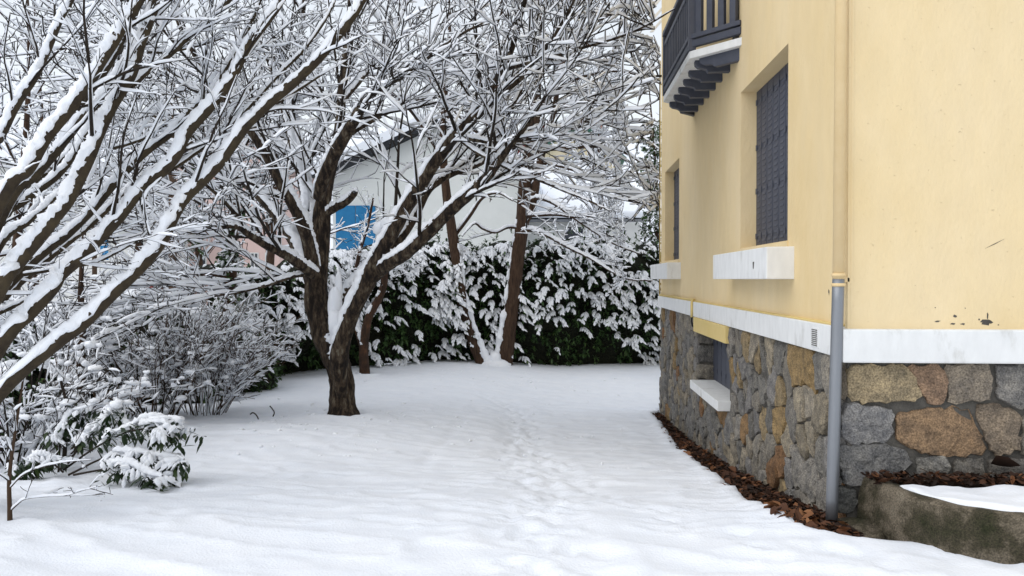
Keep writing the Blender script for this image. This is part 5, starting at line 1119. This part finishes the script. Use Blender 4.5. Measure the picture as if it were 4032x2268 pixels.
# low annex with a broad snowy roof to its right
a = at(2040, 862, 33); c = at(2520, 862, 33); t_ = at(2480, 700, 39); l_ = at(2000, 640, 39); zb = gz(a[0], a[1]) - .3
an = thing('annex_house', 'low white house with a broad snow covered roof right of the twin trunks', 'house', (a[0], a[1], zb))
MB().box(a[0], c[0], a[1], a[1] + 6, zb, a[2] - .16).build('wall', M['grey_wall'], an)
MB().box(a[0] - .3, c[0] + .3, a[1] - .42, a[1] - .30, a[2] - .18, a[2] - .06).build('gutter', M['zinc'], an)
rr_ = [(a[0] - .3, a[1] - .3, a[2] - .1), (c[0] + .3, c[1] - .3, a[2] - .1), (c[0] - .6, c[1] + 6, t_[2]), (a[0] - .3, a[1] + 6, l_[2])]
MB().prism(rr_, (0, 0, .10)).build('roof', M['dark'], an)
MB().prism([(x, y - (.05 if i < 2 else 0), z + .103) for i, (x, y, z) in enumerate(rr_)], (0, 0, .3)).build('roof_snow', M['snow'], an, bevel=.08)
k = win(an, 2260, 925, 70, 60, 33, a[1], M['glass'], 'window', M['grey_wall'])
# cream house with green and red timber farther up
cr, y0 = gable_house('timber_gable_house', 'cream house with green eaves and red timber gable on the slope behind', 2090, 2420, 60, 610, 505, M['cream_wall'], M['green'], 9, .9, .25, ridge_px=2290)
for x in range(6): win(cr, 2316 + 9 * x, 578 - 0 * x, 6.5, 48, 60, y0, M['red'], 'timber_board', proud=.08)
for px_ in (2240, 2325): win(cr, px_, 655, 26, 60, 60, y0, M['green'], 'shutter')
win(cr, 2282, 655, 44, 60, 60, y0, M['glass'], 'window', M['grey_wall'], cross=True)
p = at(2350, 500, 63); MB().box(p[0] - .4, p[0] + .4, p[1] - .4, p[1] + .4, p[2] - 1.2, p[2] + .35).build('chimney', M['brick_chimney'], cr)
rh2, y0 = gable_house('red_house', 'reddish gabled house higher on the slope, seen between the branches', 2040, 2210, 74, 560, 480, M['red'], M['dark'], 8, .8, .25)
for px_ in (2100, 2150): win(rh2, px_, 590, 20, 30, 74, y0, M['glass'], 'window', M['grey_wall'])
# pink house at left
pk, y0 = gable_house('pink_house', 'tall pink house with white framed windows behind the ivy clad trunk', 660, 1110, 46, 640, 470, M['pink_wall'], M['dark'], 10, .7, .3)
for i, px_ in enumerate((720, 800, 880, 1010, 1070)):
    for py_ in (740, 880, 1030): win(pk, px_, py_, 26, 62, 46, y0, M['glass'], 'window', M['grey_wall'], cross=True)
# white building with canopy at far left
wb, y0 = gable_house('white_building', 'long white building with a row of windows at the far left', -420, 600, 42, 800, 640, M['grey_wall'], M['dark'], 10, .5, .35, ridge_px=40)
for px_ in (-60, 35, 70, 105, 250, 420): win(wb, px_, 905, 28, 90, 42, y0, M['glass'], 'window', M['grey_wall'], cross=True)
win(wb, 445, 960, 34, 130, 42, y0, M['blue'], 'door', M['grey_wall'])
cb_ = at(480, 850, 40.5)
cn = MB(); beam(cn, at(380, 885, 41.8), at(600, 800, 39.5), 1.6, .12); co = cn.build('canopy', M['dark'], wb)
for px_, py_ in ((470, 860), (545, 830)):
    m_ = MB(); beam(m_, at(px_, py_, 40.5), at(px_ - 20, 1040, 40.5), .09, .09, (1, 0, 0)); m_.build('canopy_post', M['grey_wall'], wb)
# red and blue low shed roof
a = at(520, 1105, 30); c = at(640, 1105, 30); sh = thing('red_shed', 'low red shed with a blue edged snowy roof behind the ivy mound', 'shed', (a[0], a[1], gz(a[0], a[1]) - .2))
MB().box(a[0], c[0], a[1], a[1] + 2, gz(a[0], a[1]) - .2, a[2] + .12).build('wall', M['red'], sh)
MB().box(a[0] - .15, c[0] + .15, a[1] - .15, a[1] + 2.1, a[2] + .123, a[2] + .26).build('roof', M['dark'], sh)
MB().box(a[0] - .13, c[0] + .13, a[1] - .13, a[1] + 2.1, a[2] + .263, a[2] + .36).build('roof_snow', M['snow'], sh, bevel=.03)
# utility poles and wires
for (px_, d, w_, lab, top) in ((680, 24, .13, 'brown wooden utility pole left of the ivy clad trunk', 330), (655, 26, .10, 'thinner grey utility pole beside the brown one', 640), (372, 28, .09, 'slim brown pole in front of the white building', 560)):
    p = at(px_, 1134, d); zt = at(px_, top, d)[2]; z0_ = gz(p[0], p[1]) - .2; o = thing('utility_pole', lab, 'pole', (p[0], p[1], z0_), 'poles beyond the hedge')
    addpipe('shaft', [(p[0], p[1], z0_), (p[0] + .01, p[1], (z0_ + zt) / 2), (p[0], p[1], zt)], np.array([w_, w_ * .9, w_ * .75]), M['wood'] if w_ != .10 else M['zinc'], o, 12)
    MB().box(p[0] - .35, p[0] + .35, p[1] - .05, p[1] + .05, zt - .45, zt - .33).build('cross_arm', M['wood'], o)
    v, q = blob((p[0], p[1], zt + .05), (w_, w_, .08), 3, 12); mesh('snow', v, q, None, M['tree_snow'], o)
wa = np.array([1.56, 14.97, EZ + 3.92])
for i, (px_, py_, d) in enumerate(((680, 350, 24), (690, 372, 24))):
    e = at(px_, py_, d); u = np.linspace(0, 1, 40)[:, None]; pth = wa + np.array([0, 0, -.04 * i]) + (e - wa) * u; pth[:, 2] -= .55 * 4 * (u * (1 - u))[:, 0]
    o = addpipe('overhead_wire', pth, .009, M['black'], None, 5); tag(o, ('upper' if i == 0 else 'lower') + ' black wire from the house corner bracket to the wooden pole', 'wire')
# ------------------------------------------------------------------ wood on the hillside
rf_ = np.random.default_rng(91); T_ = Tubes(); S_ = Tubes()
n = 150; fy = 64 + 170 * rf_.random(n) ** 1.1; fx_ = fy * rf_.uniform(-.74, .16, n); fz = hill_z(fx_, fy) - .3; hh = rf_.uniform(6, 12, n)
m = 5; h = np.linspace(0, 1, m); Pt = np.stack([fx_[:, None] + rf_.normal(0, .25, (n, m)), fy[:, None] + rf_.normal(0, .2, (n, m)), fz[:, None] + hh[:, None] * h], -1); Rt = (.18 * (1 - .8 * h))[None] * np.ones((n, 1))
b1, c1, l1 = spawn(Pt, Rt, 12, (.15, 1), 48, hh * .42, 4, rf_, up=.2, wander=.1, rs=.6, tip=.045); b2, c2, l2 = spawn(b1, c1, 4, (.2, 1), 45, l1 * .55, 3, rf_, up=.1, wander=.12, rs=.8, tip=.035)
for p, r in ((Pt, Rt), (b1, c1), (b2, c2)): v, q = tubes(p, r, 3); T_.add(v, q)
for p, r in ((b1, c1), (b2, c2)): v, q = snow_on(p, r, rf_, .07, .6, 3, -.5, .1); S_.add(v, q)
wd_ = T_.build('distant_wood', M['twig']); tag(wd_, 'leafless snowy wood covering the hillside behind the houses', None, kind='stuff'); S_.build('snow', M['tree_snow'], wd_)

# ------------------------------------------------------------------ twigs poking out of the snow
for pts, lab in (([(985, 1632), (995, 1625), (1008, 1633), (1018, 1652)], 'thin hooked twig poking out of the snow left of the big trunk'), ([(1062, 1598), (1072, 1610), (1080, 1625), (1074, 1642)], 'curved twig sticking up from the snow nearest the big trunk'),
                 ([(668, 1660), (675, 1672), (683, 1680), (676, 1684)], 'small forked twig in the snow before the twiggy shrub')):
    g_ = on_ground(*pts[-1]); d = float((g_ - EYE) @ np.array([-math.sin(YAW), math.cos(YAW), 0])); r = trace([(x, y, d, 5) for x, y in pts] + [(pts[-1][0], pts[-1][1] + 12, d, 5)], 16)
    v, q, t = pipe(r[:, :3], r[:, 3], 6); tag(mesh('fallen_twig', v, q, t, M['twig']), lab, 'twig', 'twigs poking out of the snow')

# ------------------------------------------------------------------ clumps of snow dropped from the branches
k = 200; cx_ = np.concatenate([rl.normal(TREE1[0] + .3, 1.8, k), rl.normal(TWIN_B[0], 2.2, k // 2)]); cy_ = np.concatenate([rl.normal(TREE1[1] - .6, 2.0, k), rl.normal(TWIN_B[1] - 2.5, 1.6, k // 2)])
ok = (edge_d(cx_, cy_) < -.2) & (cx_ < .12 * cy_); cx_, cy_ = cx_[ok], cy_[ok]
tag(mesh('fallen_snow', *pads(np.c_[cx_, cy_, snow_z(cx_, cy_) + .002], rl.uniform(.008, .032, len(cx_)), .6, rl, 7, 5), M['tree_snow']), 'small clumps of snow dropped on the lawn under the trees', None, kind='stuff')
